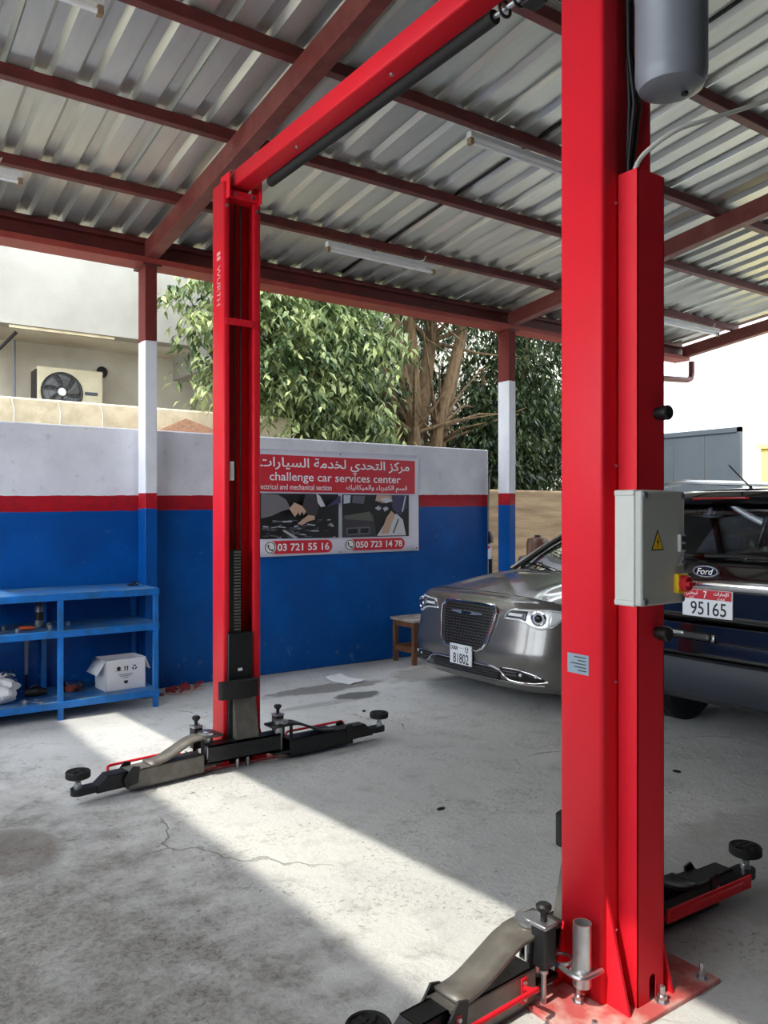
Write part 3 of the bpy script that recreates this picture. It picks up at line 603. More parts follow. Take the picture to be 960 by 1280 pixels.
# ---------------------------------------------------------------- the two-post lift
LX = 2.1725; LH = 3.67
lift = empty('vehicle_lift', (LX, 3.27, 0)); tag(lift, 'red two post vehicle lift with overhead beam and black swing arms', 'vehicle lift')
def half(near):
    Y = (lambda v: 1.88 - v) if near else (lambda v: 4.665 + v)
    su = -1 if near else 1                               # the two halves are turned by 180 degrees
    def bx(u0, u1, v0, v1, z0, z1): return (*sorted((LX + su * u0, LX + su * u1)), *sorted((Y(v0), Y(v1))), z0, z1)
    so = -1 if near else 1                               # outward along Y
    pro = fillet([(-0.085, 0.03), (-0.085, 0.0), (-0.1275, 0.0), (-0.1275, 0.18), (-0.055, 0.178), (0.015, 0.150), (0.1275, 0.18), (0.1275, 0.0), (0.075, 0.0), (0.075, 0.03)], 0.014, 3)
    col = MB().grid(lambda a, z: (LX + pro[int(round(a))][0], Y(pro[int(round(a))][1]), z), len(pro) - 1, 1, 0, len(pro) - 1, 0.016, LH).build('column', 'lift_red', lift, smooth=40, solid=0.007)
    pl = sorted((Y(0.0), Y(0.31)))
    MB().box(LX - 0.32, LX + 0.32, pl[0], pl[1], 0, 0.016).build('base_plate', 'dusty_red', col, bevel=0.003)
    # gussets
    for u in (-0.102, 0.118):
        MB().prism([(Y(0.176), 0.016), (Y(0.27), 0.016), (Y(0.265), 0.03), (Y(0.178), 0.37), (Y(0.176), 0.37)], 'x', LX + u - 0.005, LX + u + 0.005).build('gusset', 'lift_red', col, smooth=0)
    for sx in (-1, 1):
        xo = LX + sx * 0.1275
        MB().prism([(xo, 0.016), (xo + sx * 0.05, 0.016), (xo, 0.22)], 'y', Y(0.015) - 0.004, Y(0.015) + 0.004).build('gusset', 'lift_red', col, smooth=0)
    for u, v in ((-0.17, 0.12), (0.05, 0.275), (0.275, 0.27), (-0.27, 0.27), (0.27, 0.0)):
        c = (LX + u, Y(v), 0.016)
        MB().lathe([(0.024, 0), (0.024, 0.004), (0.016, 0.004), (0.016, 0.02), (0.0095, 0.022), (0.0095, 0.05), (0, 0.052)], c, 6).build('anchor_bolt', 'zinc', col, smooth=20)
    for z in (3.6, 3.52):
        for u in (-0.105, 0.1): MB().lathe([(0.012, 0), (0.012, 0.008), (0, 0.01)], (LX + u, Y(0) - so * 0.009, z), 6, 'y').build('bolt', 'zinc', col)
    # tie bar and lifting chain cover inside the channel
    tb = sorted((Y(-0.006), Y(0.0)))
    MB().box(LX - 0.115, LX + 0.075, tb[0], tb[1], 2.775, 2.82).build('tie_bar', 'lift_red', col, bevel=0.003)
    MB().box(LX + 0.005, LX + 0.013, min(Y(0.10), Y(0.145)), max(Y(0.10), Y(0.145)), 0.4, LH - 0.15).build('inner_rib', 'lift_red', col)
    MB().tube([(LX - 0.02, Y(0.07), 0.9), (LX - 0.02, Y(0.07), LH - 0.1)], 0.006, 6).build('lifting_cable', 'black_steel', col)
    MB().tube([(LX + 0.03, Y(0.09), 0.9), (LX + 0.03, Y(0.09), LH - 0.1)], 0.006, 6).build('lifting_cable', 'black_steel', col)
    MB().box(LX - 0.078, LX - 0.048, min(Y(0.02), Y(0.035)), max(Y(0.02), Y(0.035)), 1.80, 1.92).build('limit_switch', 'white_plastic', col)
    # carriage
    car = MB().box(*bx(-0.105, 0.062, -0.018, 0.10, 0.10, 0.84)).build('carriage', 'black_steel', lift, bevel=0.006)
    MB().box(*bx(-0.09, -0.01, 0.005, 0.06, 0.84, 1.36)).build('rack_bar', 'black_steel', car, bevel=0.003)
    tm = MB()
    for k in range(26): tm.box(*bx(-0.055, -0.014, -0.006, 0.006, 0.855 + k * 0.0195, 0.865 + k * 0.0195))
    tm.build('rack_teeth', 'worn_sunlit_steel', car, smooth=0)['kind'] = 'stuff'
    MB().box(*bx(-0.04, -0.01, -0.0195, -0.018, 0.60, 0.618)).build('maker_tag', 'print_white', car)
    bp = fillet([(LX + su * u, Y(v)) for u, v in ((-0.185, -0.03), (-0.175, -0.07), (-0.06, -0.09), (0.0, -0.09), (0.085, -0.065), (0.09, -0.03))], 0.02, 3, True)
    MB().prism(bp, 'z', 0.44, 0.55).build('door_bumper', 'rubber', car, smooth=40, bevel=0.006)
    MB().add([(LX + u, Y(v), z) for z, v in ((0.185, -0.08), (0.45, -0.03)) for u in (-0.075, 0.075)] + [(LX + u, Y(v), z) for z, v in ((0.185, 0.0), (0.45, 0.0)) for u in (-0.075, 0.075)],
             [(0, 1, 3, 2), (4, 6, 7, 5), (0, 2, 6, 4), (1, 5, 7, 3), (2, 3, 7, 6), (0, 4, 5, 1)]).build('front_plate', 'worn_sunlit_steel', car, smooth=0)
    b = MB()
    for v0, v1, z0, z1 in ((-0.10, 0.0, 0.075, 0.085), (-0.10, 0.0, 0.175, 0.185), (-0.10, -0.092, 0.075, 0.185), (-0.008, 0.0, 0.075, 0.185)): b.box(*bx(-0.27, 0.22, v0, v1, z0, z1))
    b.build('arm_bracket', 'black_steel', car, smooth=0)
    for u in (-0.05, 0.02): MB().tube([(LX + u, Y(-0.03), 0.0), (LX + u, Y(-0.03), 0.08)], 0.012, 8).build('guide_bolt', 'zinc', car)
    # arms
    for (sx, pvt, pad) in ((-1, (1.935, Y(-0.015)), (1.235, 1.84) if near else (1.14, 4.55)), (1, (2.40, Y(-0.05)), (3.21, 1.905) if near else (3.22, 4.66))):
        px, py = pvt; d = Vector((pad[0] - px, pad[1] - py, 0)); L = d.length; d.normalize(); n = Vector((-d.y, d.x, 0))
        if n.y * so < 0: n = -n                         # n points outward, away from the bay
        M = Matrix(((d.x, n.x, 0, px), (d.y, n.y, 0, py), (0, 0, 1, 0), (0, 0, 0, 1)))
        lit = 'worn_sunlit_steel' if sx < 0 else 'black_steel'  # left arms take a lighter grey: dust plus sunlight put into the colour
        t = MB(); x1 = L - 0.27
        for (ya, yb, za, zb) in ((-0.058, 0.058, 0.025, 0.033), (-0.058, 0.058, 0.125, 0.133), (-0.058, -0.05, 0.025, 0.133), (0.05, 0.058, 0.025, 0.133)): t.box(0.06, x1, ya, yb, za, zb)
        arm = t.xf(M).build('arm', lit, lift, smooth=0)
        sp = [(-0.07, 0.238), (0.06, 0.240), (0.13, 0.232), (0.29, 0.162), (0.34, 0.148), (0.40, 0.148)]
        sp = fillet(sp, 0.03, 3); w_ = lambda x: 0.062 if x < 0.1 else 0.058
        b = MB(); b.grid(lambda i, v: (sp[int(round(i))][0], v * w_(sp[int(round(i))][0]), sp[int(round(i))][1]), len(sp) - 1, 1, 0, len(sp) - 1, -1, 1)
        b.xf(M).build('swan_plate', lit, arm, smooth=50, solid=0.014)
        for yy in (-0.054, 0.046): MB().prism([(0.055, 0.03), (0.075, 0.03), (0.075, 0.225), (0.055, 0.225)], 'y', yy, yy + 0.008).xf(M).build('web_plate', 'black_steel', arm, smooth=0)
        MB().prism([(-0.06, 0.052), (0.08, 0.052), (0.08, 0.068), (-0.06, 0.068)], 'y', -0.055, 0.055).xf(M).build('pivot_plate', 'black_steel', arm)
        MB().lathe([(0.03, 0.05), (0.03, 0.25), (0.034, 0.25), (0.034, 0.257), (0, 0.259)], (0, 0, 0), 18).xf(M).build('pivot_pin', 'zinc', arm)
        MB().prism([(0.0 + 0.062 * math.cos(a), 0.062 * math.sin(a)) for a in [math.pi * k / 9 - math.pi / 2 for k in range(10)]], 'z', 0.242, 0.254).xf(M).build('gear_sector', 'zinc', arm)
        e = MB(); xe = L - 0.12
        for (ya, yb, za, zb) in ((-0.042, 0.042, 0.046, 0.053), (-0.042, 0.042, 0.125, 0.132), (-0.042, -0.035, 0.046, 0.132), (0.035, 0.042, 0.046, 0.132)): e.box(x1 - 0.15, xe - 0.03, ya, yb, za, zb)
        e.prism([(xe - 0.035, 0.046), (xe + 0.03, 0.046), (xe + 0.03, 0.08), (xe - 0.035, 0.132)], 'y', -0.042, 0.042)
        e.xf(M).build('extension_tube', 'black_steel', arm, smooth=0)
        for yy in (-0.064, 0.056): MB().prism([(x1 - 0.05, 0.06), (x1 + 0.02, 0.05), (x1 + 0.035, 0.09), (x1 - 0.02, 0.16), (x1 - 0.06, 0.15)], 'y', yy, yy + 0.008).xf(M).build('stop_clip', 'black_steel', arm, smooth=0)
        MB().prism([(xe - 0.0, -0.035)] + [(L + 0.04 * math.cos(a), 0.04 * math.sin(a)) for a in [math.pi * k / 8 - math.pi / 2 for k in range(9)]] + [(xe - 0.0, 0.035)], 'z', 0.052, 0.088).xf(M).build('pad_seat', 'black_steel', arm)
        MB().lathe([(0.022, 0.088), (0.022, 0.105), (0.016, 0.105), (0.016, 0.12), (0.019, 0.124), (0.016, 0.128), (0.016, 0.145)], (L, 0, 0), 14).xf(M).build('pad_screw', 'zinc', arm)
        pd = MB().lathe([(0, 0.145), (0.06, 0.145), (0.066, 0.15), (0.066, 0.178), (0.062, 0.183), (0.056, 0.181), (0.054, 0.176), (0, 0.176)], (L, 0, 0), 28).xf(M).build('lift_pad', 'rubber', arm)
        rd = MB()
        for a in range(6):
            an = a * math.pi / 3; rd.bar((L + 0.018 * math.cos(an), 0.018 * math.sin(an), 0.179), (L + 0.044 * math.cos(an + 0.5), 0.044 * math.sin(an + 0.5), 0.179), 0.009, 0.008)
        rd.lathe([(0, 0.175), (0.01, 0.175), (0.01, 0.183), (0, 0.183)], (L, 0, 0), 10)
        rd.xf(M).build('pad_ridges', 'rubber', arm)['kind'] = 'stuff'
        # toe guard rod, outward of the arm
        g = fillet([(0.12, 0.058, 0.09), (0.12, 0.11, 0.10), (0.12 + 0.02, 0.135, 0.13), (x1 + 0.05, 0.135, 0.13), (x1 + 0.05, 0.11, 0.085), (x1 - 0.02, 0.058, 0.085)], 0.02, 3)
        MB().tube(g, 0.008, 8).xf(M).build('toe_guard', 'lift_red', arm)
        if near and sx > 0: MB().box(0.12, x1 + 0.1, 0.128, 0.134, 0.10, 0.15).xf(M).build('toe_guard_strip', 'lift_red', arm)
        for xx in (0.12, x1 - 0.02):
            MB().box(xx - 0.014, xx + 0.014, 0.058, 0.064, 0.04, 0.122).xf(M).build('guard_plate', 'lift_red', arm, bevel=0.003)
            for zz in (0.056, 0.106): MB().lathe([(0.008, 0), (0.008, 0.006), (0, 0.008)], (xx, 0.064, zz), 6, 'y').xf(M).build('guard_bolt', 'zinc', arm)
        # arm lock: black housing with a pull pin
        lx, ly = 0.04, 0.075
        lk = MB().box(lx - 0.03, lx + 0.03, ly - 0.03, ly + 0.03, 0.14, 0.275).xf(M).build('arm_lock', 'black_steel', arm, bevel=0.008)
        MB().lathe([(0.011, 0.275), (0.011, 0.307), (0.016, 0.312), (0.025, 0.322), (0.026, 0.332), (0.018, 0.339), (0, 0.34)], (lx, ly, 0), 16).xf(M).build('lock_knob', 'black_plastic', arm)
        MB().lathe([(0.009, 0.016), (0.009, 0.115), (0.015, 0.115), (0.015, 0.127), (0.009, 0.129), (0.009, 0.15)], (lx, ly, 0), 12).xf(M).build('lock_rod', 'zinc', arm)
        MB().box(lx - 0.032, lx + 0.032, ly - 0.032, ly + 0.032, 0.268, 0.282).xf(M).build('lock_cap', 'zinc', arm, bevel=0.003)
    return Y, so, col
Yn, son, coln = half(True)
Yf, sof, colf = half(False)
# lettering up the far column
text_part('maker_lettering', 'WURTH', (2.0435, 4.74, 3.03), (0, 0, -1), (0, -1, 0), 0.25, 0.052, 'faded_print', colf, 0.0)
for dz in (0, 0.03): MB().box(2.0425, 2.0445, 4.715, 4.765, 3.19 + dz, 3.212 + dz).build('maker_mark', 'faded_print', colf)
# overhead beam
cb = MB()
cpro = fillet([(LX + 0.055, 3.725), (LX + 0.055, 3.735), (LX - 0.075, 3.735), (LX - 0.075, 3.635), (LX + 0.045, 3.635), (LX + 0.045, 3.65)], 0.012, 3)
beam = cb.grid(lambda i, y: (cpro[int(round(i))][0], y, cpro[int(round(i))][1]), len(cpro) - 1, 1, 0, len(cpro) - 1, 1.80, 4.74).build('overhead_beam', 'lift_red', lift, smooth=40, solid=0.006)
for y0, y1 in ((4.645, 4.75), (1.795, 1.90)):
    MB().box(LX - 0.1, LX + 0.1, y0, y1, 3.57, 3.62).build('beam_bracket', 'lift_red', beam, bevel=0.004)
    for sx in (-1, 1): MB().box(LX + sx * 0.108 - 0.004, LX + sx * 0.108 + 0.004, min(y0, y1) - 0.03, max(y0, y1) + 0.0, 3.56, 3.715).build('beam_cheek', 'lift_red', beam)
    for sx in (-1, 1):
        MB().lathe([(0.012, 0), (0.012, 0.01), (0, 0.012)], (LX + sx * 0.06, y0 - 0.008 if y0 > 3 else y1 + 0.002, 3.595), 6, 'y').build('bracket_bolt', 'zinc', beam)
MB().tube([(LX + 0.075, 4.42, 3.625), (LX + 0.075, 2.42, 3.625)], 0.03, 14).build('padded_bar', 'rubber', beam)
MB().tube([(LX + 0.075, 4.47, 3.625), (LX + 0.075, 2.0, 3.625)], 0.011, 10).build('sensing_rod', 'zinc', beam)
for y in (2.36, 2.28):
    MB().tube([(LX + 0.075 + 0.03 * math.cos(t), y, 3.625 + 0.03 * math.sin(t)) for t in [2 * math.pi * k / 14 for k in range(14)]], 0.007, 6, closed=True).build('hose_clamp', 'black_plastic', beam)
MB().box(LX + 0.06, LX + 0.135, 2.18, 2.26, 3.58, 3.63).build('limit_switch', 'black_plastic', beam, bevel=0.006)
MB().tube([(LX + 0.10, 2.2, 3.625), (LX + 0.16, 2.12, 3.55), (LX + 0.12, 2.02, 3.58)], 0.006, 6).build('switch_lead', 'cable_black', beam)
for y in (3.9, 3.0): MB().lathe([(0.01, 0), (0.01, -0.008), (0, -0.01)], (LX - 0.03, y, 3.62), 6).build('beam_bolt', 'zinc', beam)
# cable cover on the near column
cv = MB(); cx0, cx1, cy0, cy1 = 2.126, 2.262, 1.626, 1.702
cv.box(cx0, cx0 + 0.003, cy0, cy1, 0.016, 2.70); cv.box(cx1 - 0.003, cx1, cy0, cy1, 0.016, 2.70)
sl = [(2.185, 0.016), (2.185, 0.085)] + [(2.202 - 0.017 * math.cos(t), 0.085 + 0.017 * math.sin(t)) for t in [math.pi * k / 8 for k in range(9)]] + [(2.219, 0.085), (2.219, 0.016)]
fp = [(cx0, 0.016)] + sl + [(cx1, 0.016), (cx1, 2.70), (cx0, 2.70)]
cv.prism(fp, 'y', cy0, cy0 + 0.003)
cover = cv.build('cable_cover', 'lift_red', lift, smooth=30)
for z in (0.25, 1.05, 1.75, 2.6): MB().lathe([(0.005, 0), (0.005, -0.006), (0, -0.008)], (2.10, 1.693, z), 8, 'y').build('cover_screw', 'zinc', cover)
for z in (1.92, 1.207): MB().lathe([(0.019, 0), (0.019, -0.012), (0.023, -0.014), (0.024, -0.045), (0.02, -0.05), (0, -0.05)], (2.222, cy0, z), 18, 'y').build('cover_knob', 'black_plastic', cover)
MB().box(2.0435, 2.0455, 1.755, 1.845, 1.065, 1.13).build('rating_plate', 'rating_metal', coln)
for k in range(5): MB().box(2.0425, 2.0437, 1.765, 1.80 + 0.03 * ((k * 7) % 3) / 2, 1.075 + k * 0.011, 1.078 + k * 0.011).build('rating_line', 'print_black', coln)
for dx, dy, a in ((0, 0, 0.0), (0.014, -0.006, 0.03), (-0.008, -0.01, 0.02)):
    MB().tube([(2.185 + dx, 1.712 + dy, 2.60), (2.185 + dx, 1.712 + dy, 2.75), (2.18 + dx + a, 1.70 + dy, 2.95), (2.18 + dx, 1.708 + dy, 3.12), (2.185 + dx - 0.01, 1.71 + dy, 3.66)], 0.0075, 8).build('cable', 'cable_black', cover)
MB().tube(fillet([(2.16, 1.67, 2.62), (2.16, 1.665, 2.74), (2.24, 1.58, 2.83), (2.6, 1.45, 2.98), (3.4, 1.2, 3.35), (4.6, 0.8, 4.1), (5.0, 0.7, 4.55)], 0.2, 6), 0.008, 8).build('supply_cable', 'cable_white', cover)
# oil tank / power unit
tank = MB().lathe([(0, 0), (0.07, 0.0), (0.098, 0.012), (0.108, 0.035), (0.11, 0.06), (0.11, 0.30), (0.112, 0.305), (0.112, 0.32), (0.11, 0.325), (0.11, 0.42), (0.08, 0.44), (0, 0.44)], (2.20, 1.555, 2.93), 40).build('oil_tank', 'tank_grey', lift, smooth=35)
MB().lathe([(0.011, -0.008), (0.011, 0.0), (0, 0.002)], (2.235, 1.53, 2.93), 12).build('drain_plug', 'black_plastic', tank)
MB().box(2.13, 2.27, 1.55, 1.70, 3.37, 3.50).build('pump_block', 'black_steel', tank, bevel=0.01)
MB().lathe([(0.08, 0), (0.085, 0.01), (0.085, 0.22), (0.07, 0.24), (0, 0.24)], (2.20, 1.60, 3.50), 24).build('pump_motor', 'tank_grey', tank)
# adapter tube in its holder on the near column
hp = fillet([(2.045, 1.70), (1.955, 1.70), (1.945, 1.73), (1.955, 1.86), (2.045, 1.875)], 0.025, 4)
hold = MB().tube([(x, y, 0.13) for x, y in hp], 0.009, 8).build('adapter_holder', 'zinc', lift)
MB().tube([(1.99 + 0.034 * math.cos(t), 1.735 + 0.034 * math.sin(t), 0.13) for t in [2 * math.pi * k / 20 for k in range(20)]], 0.006, 6, closed=True).build('holder_ring', 'zinc', hold)
MB().tube([(1.99 + 0.034 * math.cos(t), 1.82 + 0.034 * math.sin(t), 0.13) for t in [2 * math.pi * k / 20 for k in range(20)]], 0.006, 6, closed=True).build('holder_ring', 'zinc', hold)
MB().lathe([(0.03, 0.085), (0.03, 0.285), (0.0255, 0.285), (0.0255, 0.10), (0, 0.10)], (1.99, 1.735, 0), 24).build('adapter_tube', 'zinc', hold)
# control box
cbx = (2.013, 2.22, 1.522, 1.626, 1.315, 1.665)
box = MB().box(cbx[0], cbx[1], cbx[2] + 0.03, cbx[3], cbx[4] + 0.004, cbx[5] - 0.004).build('control_box', 'grey_enclosure', lift, bevel=0.004)
MB().box(cbx[0] - 0.003, cbx[1] + 0.003, cbx[2], cbx[2] + 0.027, cbx[4], cbx[5]).build('box_lid', 'grey_lid', box, bevel=0.006)
for z0, z1 in ((cbx[4] - 0.003, cbx[4] + 0.016), (cbx[5] - 0.016, cbx[5] + 0.003)): MB().box(cbx[0] - 0.004, cbx[1] + 0.004, cbx[2] + 0.028, cbx[3], z0, z1).build('box_rim', 'grey_enclosure', box, bevel=0.005)
for x in (cbx[0] + 0.012, cbx[1] - 0.012):
    for z in (cbx[4] + 0.014, cbx[5] - 0.014): MB().lathe([(0.011, 0), (0.011, -0.004), (0.008, -0.006), (0, -0.004)], (x, cbx[2], z), 14, 'y').build('lid_screw', 'can_grey', box)
FY = cbx[2]
MB().prism([(2.055, 1.483), (2.115, 1.483), (2.085, 1.547)], 'y', FY - 0.001, FY).build('warning_sign', 'print_black', box, smooth=0)
MB().prism([(2.061, 1.4865), (2.109, 1.4865), (2.085, 1.538)], 'y', FY - 0.0016, FY - 0.0009).build('warning_face', 'yellow', box, smooth=0)
MB().prism([(2.0865, 1.524), (2.079, 1.507), (2.085, 1.507), (2.081, 1.4905), (2.091, 1.511), (2.0855, 1.511)], 'y', FY - 0.0022, FY - 0.0015).build('warning_bolt', 'print_black', box, smooth=0)
MB().box(2.185, 2.211, FY - 0.012, FY, 1.476, 1.53).build('button_frame', 'grey_enclosure', box, bevel=0.002)
for z in (1.482, 1.507): MB().box(2.189, 2.207, FY - 0.016, FY - 0.010, z, z + 0.018).build('push_button', 'black_plastic', box, bevel=0.002)
MB().lathe([(0.012, 0), (0.012, -0.008), (0.009, -0.01), (0.009, -0.018), (0, -0.018)], (2.193, FY, 1.445), 16, 'y').build('key_switch', 'zinc', box)
MB().box(2.165, 2.218, FY - 0.018, FY, 1.348, 1.408).build('main_switch', 'yellow', box, bevel=0.004)
MB().lathe([(0.025, 0), (0.025, -0.014), (0.021, -0.02), (0, -0.02)], (2.1915, FY - 0.018, 1.378), 24, 'y').build('switch_dial', 'signal_red', box)
MB().box(2.172, 2.211, FY - 0.050, FY - 0.036, 1.371, 1.385).build('switch_grip', 'signal_red', box, bevel=0.003)
adopt(lift)

# ---------------------------------------------------------------- cars
def lerp(a, b, t): return a + (b - a) * t
def pw(pts, x):
    if x <= pts[0][0]: return pts[0][1]
    for (a, p), (b, q) in zip(pts, pts[1:]):
        if x <= b:
            t = (x - a) / (b - a); return lerp(p, q, t)
    return pts[-1][1]
def spw(pts, x):                                   # smooth interpolation through the points
    if x <= pts[0][0]: return pts[0][1]
    if x >= pts[-1][0]: return pts[-1][1]
    for i in range(len(pts) - 1):
        if x <= pts[i + 1][0]:
            x0, y0 = pts[i]; x1, y1 = pts[i + 1]; h = x1 - x0; t = (x - x0) / h
            m0 = (y1 - pts[i - 1][1]) / (x1 - pts[i - 1][0]) if i else (y1 - y0) / h
            m1 = (pts[i + 2][1] - y0) / (pts[i + 2][0] - x0) if i + 2 < len(pts) else (y1 - y0) / h
            return (2*t**3-3*t*t+1)*y0 + (t**3-2*t*t+t)*h*m0 + (-2*t**3+3*t*t)*y1 + (t**3-t*t)*h*m1
def wheel(parent, c, r, w, out, rim='lamp_inner'):
    """road wheel with axis along Y; out = +1/-1 the outer side"""
    t = MB().lathe([(r * 0.66, -w / 2), (r * 0.9, -w / 2), (r, -w / 2 + 0.035), (r, -0.05), (r - 0.01, -0.045), (r - 0.01, -0.035), (r, -0.03), (r, 0.03), (r - 0.01, 0.035), (r - 0.01, 0.045), (r, 0.05), (r, w / 2 - 0.035), (r * 0.9, w / 2), (r * 0.66, w / 2)], c, 40, 'y').build('wheel', 'tyre', parent, smooth=40)
    yo = c[1] + out * (w / 2 - 0.03)
    MB().lathe([(r * 0.67, -0.02), (r * 0.66, 0.02), (r * 0.6, 0.0), (r * 0.6, -0.05)], (c[0], yo, c[2]), 32, 'y').build('rim', rim, t)
    for k in range(5):
        a = 2 * math.pi * k / 5
        MB().bar((c[0] + r * 0.1 * math.cos(a), yo, c[2] + r * 0.1 * math.sin(a)), (c[0] + r * 0.62 * math.cos(a), yo, c[2] + r * 0.62 * math.sin(a)), 0.035, 0.08, (-math.sin(a), 0, math.cos(a))).build('spoke', rim, t)
    MB().lathe([(0, -0.02), (r * 0.2, -0.02), (r * 0.2, 0.02), (0, 0.02)], (c[0], yo, c[2]), 20, 'y').build('hub', rim, t)
    MB().lathe([(r * 0.64, -0.004), (r * 0.64, 0.0), (0, 0.0)], (c[0], c[1] - out * 0.03, c[2]), 24, 'y').build('brake_disc', 'dark_grille', t)
    return t

# --- silver saloon, nose towards -X
S0 = Vector((4.45, 5.19, 0)); HW = 0.945
sal = empty('saloon_car', (S0.x + 2.5, S0.y, 0)); tag(sal, 'silver saloon car with mesh grille parked beside the blue wall', 'car')
def sf(y, z):
    a = min(1.0, abs(y) / HW)
    x = 0.05 * a * a + 0.25 * a ** 6
    x += spw([(0.16, 0.11), (0.24, 0.03), (0.34, 0.012), (0.46, 0.0), (0.58, 0.03), (0.70, 0.055), (0.80, 0.085), (0.87, 0.13), (0.93, 0.26)], z)
    return x
def SP(y, z, off=0.0): return (S0.x + sf(y, z) - off, S0.y + y, z)
def ztop(y): a = abs(y) / HW; return 0.905 - 0.035 * a * a - 0.05 * a ** 8
def spatch(name, m, y0, y1, bot, top, off, parent=None, nu=20, nv=8, solid=0.006, side=1):
    f = lambda v_, y: v_(y) if callable(v_) else v_
    return MB().grid(lambda u, v: SP(side * u, lerp(f(bot, u), f(top, u), v), off), nu, nv, y0, y1, 0, 1).build(name, m, parent or sal, solid=solid, smooth=40)
MB().grid(lambda u, v: SP(u, lerp(0.17, ztop(u), v)), 44, 22, -HW, HW, 0, 1).build('front_bumper', 'silver_paint', sal, solid=0.01, smooth=60)
def cowl_x(y): a = abs(y) / HW; return 1.20 + 0.22 * a * a
def hood(u, v):
    y = u; x0 = sf(y, ztop(y)); x1 = cowl_x(y); x = lerp(x0, x1, v); a = abs(y) / HW
    z = ztop(y) + 0.135 * (1 - (1 - v) ** 1.8) * (1 - 0.25 * a * a) - 0.05 * max(0, a - 0.8) / 0.2 * v * 0.6
    z += 0.02 * max(0.0, 1 - (abs(abs(y) - 0.52) / 0.1) ** 2) * min(1, v * 3) if abs(abs(y) - 0.52) < 0.1 else 0.0
    return (S0.x + x, S0.y + y, z)
MB().grid(hood, 44, 20, -HW + 0.02, HW - 0.02, 0, 1).build('bonnet', 'silver_paint', sal, solid=0.008, smooth=60)
seam = MB().tube([Vector(hood(u, 0.035)) + Vector((0, 0, 0.001)) for u in [lerp(-0.78, 0.78, k / 30) for k in range(31)]], 0.0035, 5).build('bonnet_seam', 'lamp_dark', sal)
def zbelt(x): return spw([(0.3, 0.815), (0.6, 0.875), (1.2, 0.97), (2.5, 1.02), (4.0, 1.05), (5.05, 1.02)], x)
WX = (0.98, 4.03); WR = 0.36
def zarch(x):
    z = 0.19
    for w in WX:
        if abs(x - w) < WR + 0.05: z = max(z, 0.35 + math.sqrt(max(0, (WR + 0.05) ** 2 - (x - w) ** 2)))
    return z
for s in (-1, 1):
    def side(u, v, s=s):
        x = lerp(0.32, 4.85, u); z = lerp(zarch(x), zbelt(x), v)
        x += (sf(HW, z) - 0.335) * (1 - u) ** 10
        y = HW - 0.055 * ((z - 0.55) / 0.45) ** 2 - 0.06 * max(0, (x - 4.2) / 0.65) ** 2
        if x < 0.5: y = min(y, HW - 0.10 * ((0.5 - x) / 0.26) ** 2 * 0.3)
        return (S0.x + x, S0.y + s * y, z)
    MB().grid(side, 90, 10).build('body_side', 'silver_paint', sal, solid=0.008 , smooth=50)
    for i, wx in enumerate(WX):
        wheel(sal, (S0.x + wx, S0.y + s * 0.80, WR - 0.005), WR - 0.005, 0.235, s)
        b = MB(); b.grid(lambda u, v, wx=wx, s=s: (S0.x + wx + 0.44 * math.cos(math.pi * u), S0.y + s * lerp(0.60, 0.925, v), 0.33 + 0.44 * math.sin(math.pi * u)), 16, 1).build('wheel_liner', 'dark_grille', sal)
    # side glass and pillars
    def glass_s(u, v, s=s):
        x = lerp(1.55, 4.05, u); zb = zbelt(x) - 0.005; zt = spw([(1.55, 1.05), (2.15, 1.40), (2.9, 1.455), (3.5, 1.42), (4.05, 1.12)], x)
        return (S0.x + x, S0.y + s * lerp(0.885, 0.70 + 0.06 * (1 - min(1, abs(x - 2.8))), v * (zt - zb) / 0.45), lerp(zb, zt, v))
    MB().grid(glass_s, 24, 5).build('side_window', 'car_glass', sal, smooth=60)
    MB().tube([(S0.x + x, S0.y + s * y, z) for x, y, z in ((1.40, 0.865, 1.0), (1.8, 0.80, 1.22), (2.2, 0.715, 1.42))], 0.03, 8).build('front_pillar', 'silver_paint', sal)
    MB().tube([(S0.x + x, S0.y + s * y, z) for x, y, z in ((2.75, 0.885, 1.02), (2.85, 0.72, 1.45))], 0.03, 8).build('centre_pillar', 'black_paint', sal)
    MB().tube([(S0.x + x, S0.y + s * y, z) for x, y, z in ((3.45, 0.70, 1.42), (3.9, 0.76, 1.22), (4.2, 0.82, 1.08))], 0.04, 8).build('rear_pillar', 'silver_paint', sal)
    mr = MB().lathe([(0, -0.1), (0.06, -0.085), (0.085, 0), (0.07, 0.08), (0, 0.1)], (0, 0, 0), 18, 'y').xf(Matrix.Translation((S0.x + 1.78, S0.y + s * 1.02, 1.06)) @ Matrix.Diagonal((0.75, 1.0, 0.85, 1))).build('door_mirror', 'silver_paint', sal, smooth=60)
    MB().bar((S0.x + 1.76, S0.y + s * 0.86, 1.02), (S0.x + 1.78, S0.y + s * 0.98, 1.03), 0.05, 0.03).build('mirror_stalk', 'black_plastic', mr)
    # head lamp
    ht = lambda y: pw([(0.42, 0.745), (0.46, 0.80), (0.50, 0.822), (0.80, 0.832), (0.89, 0.822)], y)
    hb = lambda y: pw([(0.42, 0.735), (0.58, 0.73), (0.64, 0.715), (0.70, 0.685), (0.76, 0.672), (0.84, 0.69), (0.89, 0.76)], y)
    hl = spatch('head_lamp', 'lamp_inner', 0.42, 0.89, hb, ht, 0.004, side=s, nu=26)
    spatch('lamp_recess', 'grille_bar', 0.455, 0.645, lambda y: hb(y) + 0.018, lambda y: ht(y) - 0.018, 0.008, hl, 12, 4, side=s)
    spatch('light_guide', 'lamp_lens', 0.475, 0.62, 0.765, 0.787, 0.014, hl, 10, 2, side=s)
    spatch('light_guide', 'lamp_lens', 0.45, 0.88, lambda y: hb(y) + 0.003, lambda y: hb(y) + 0.014, 0.012, hl, 20, 1, side=s)
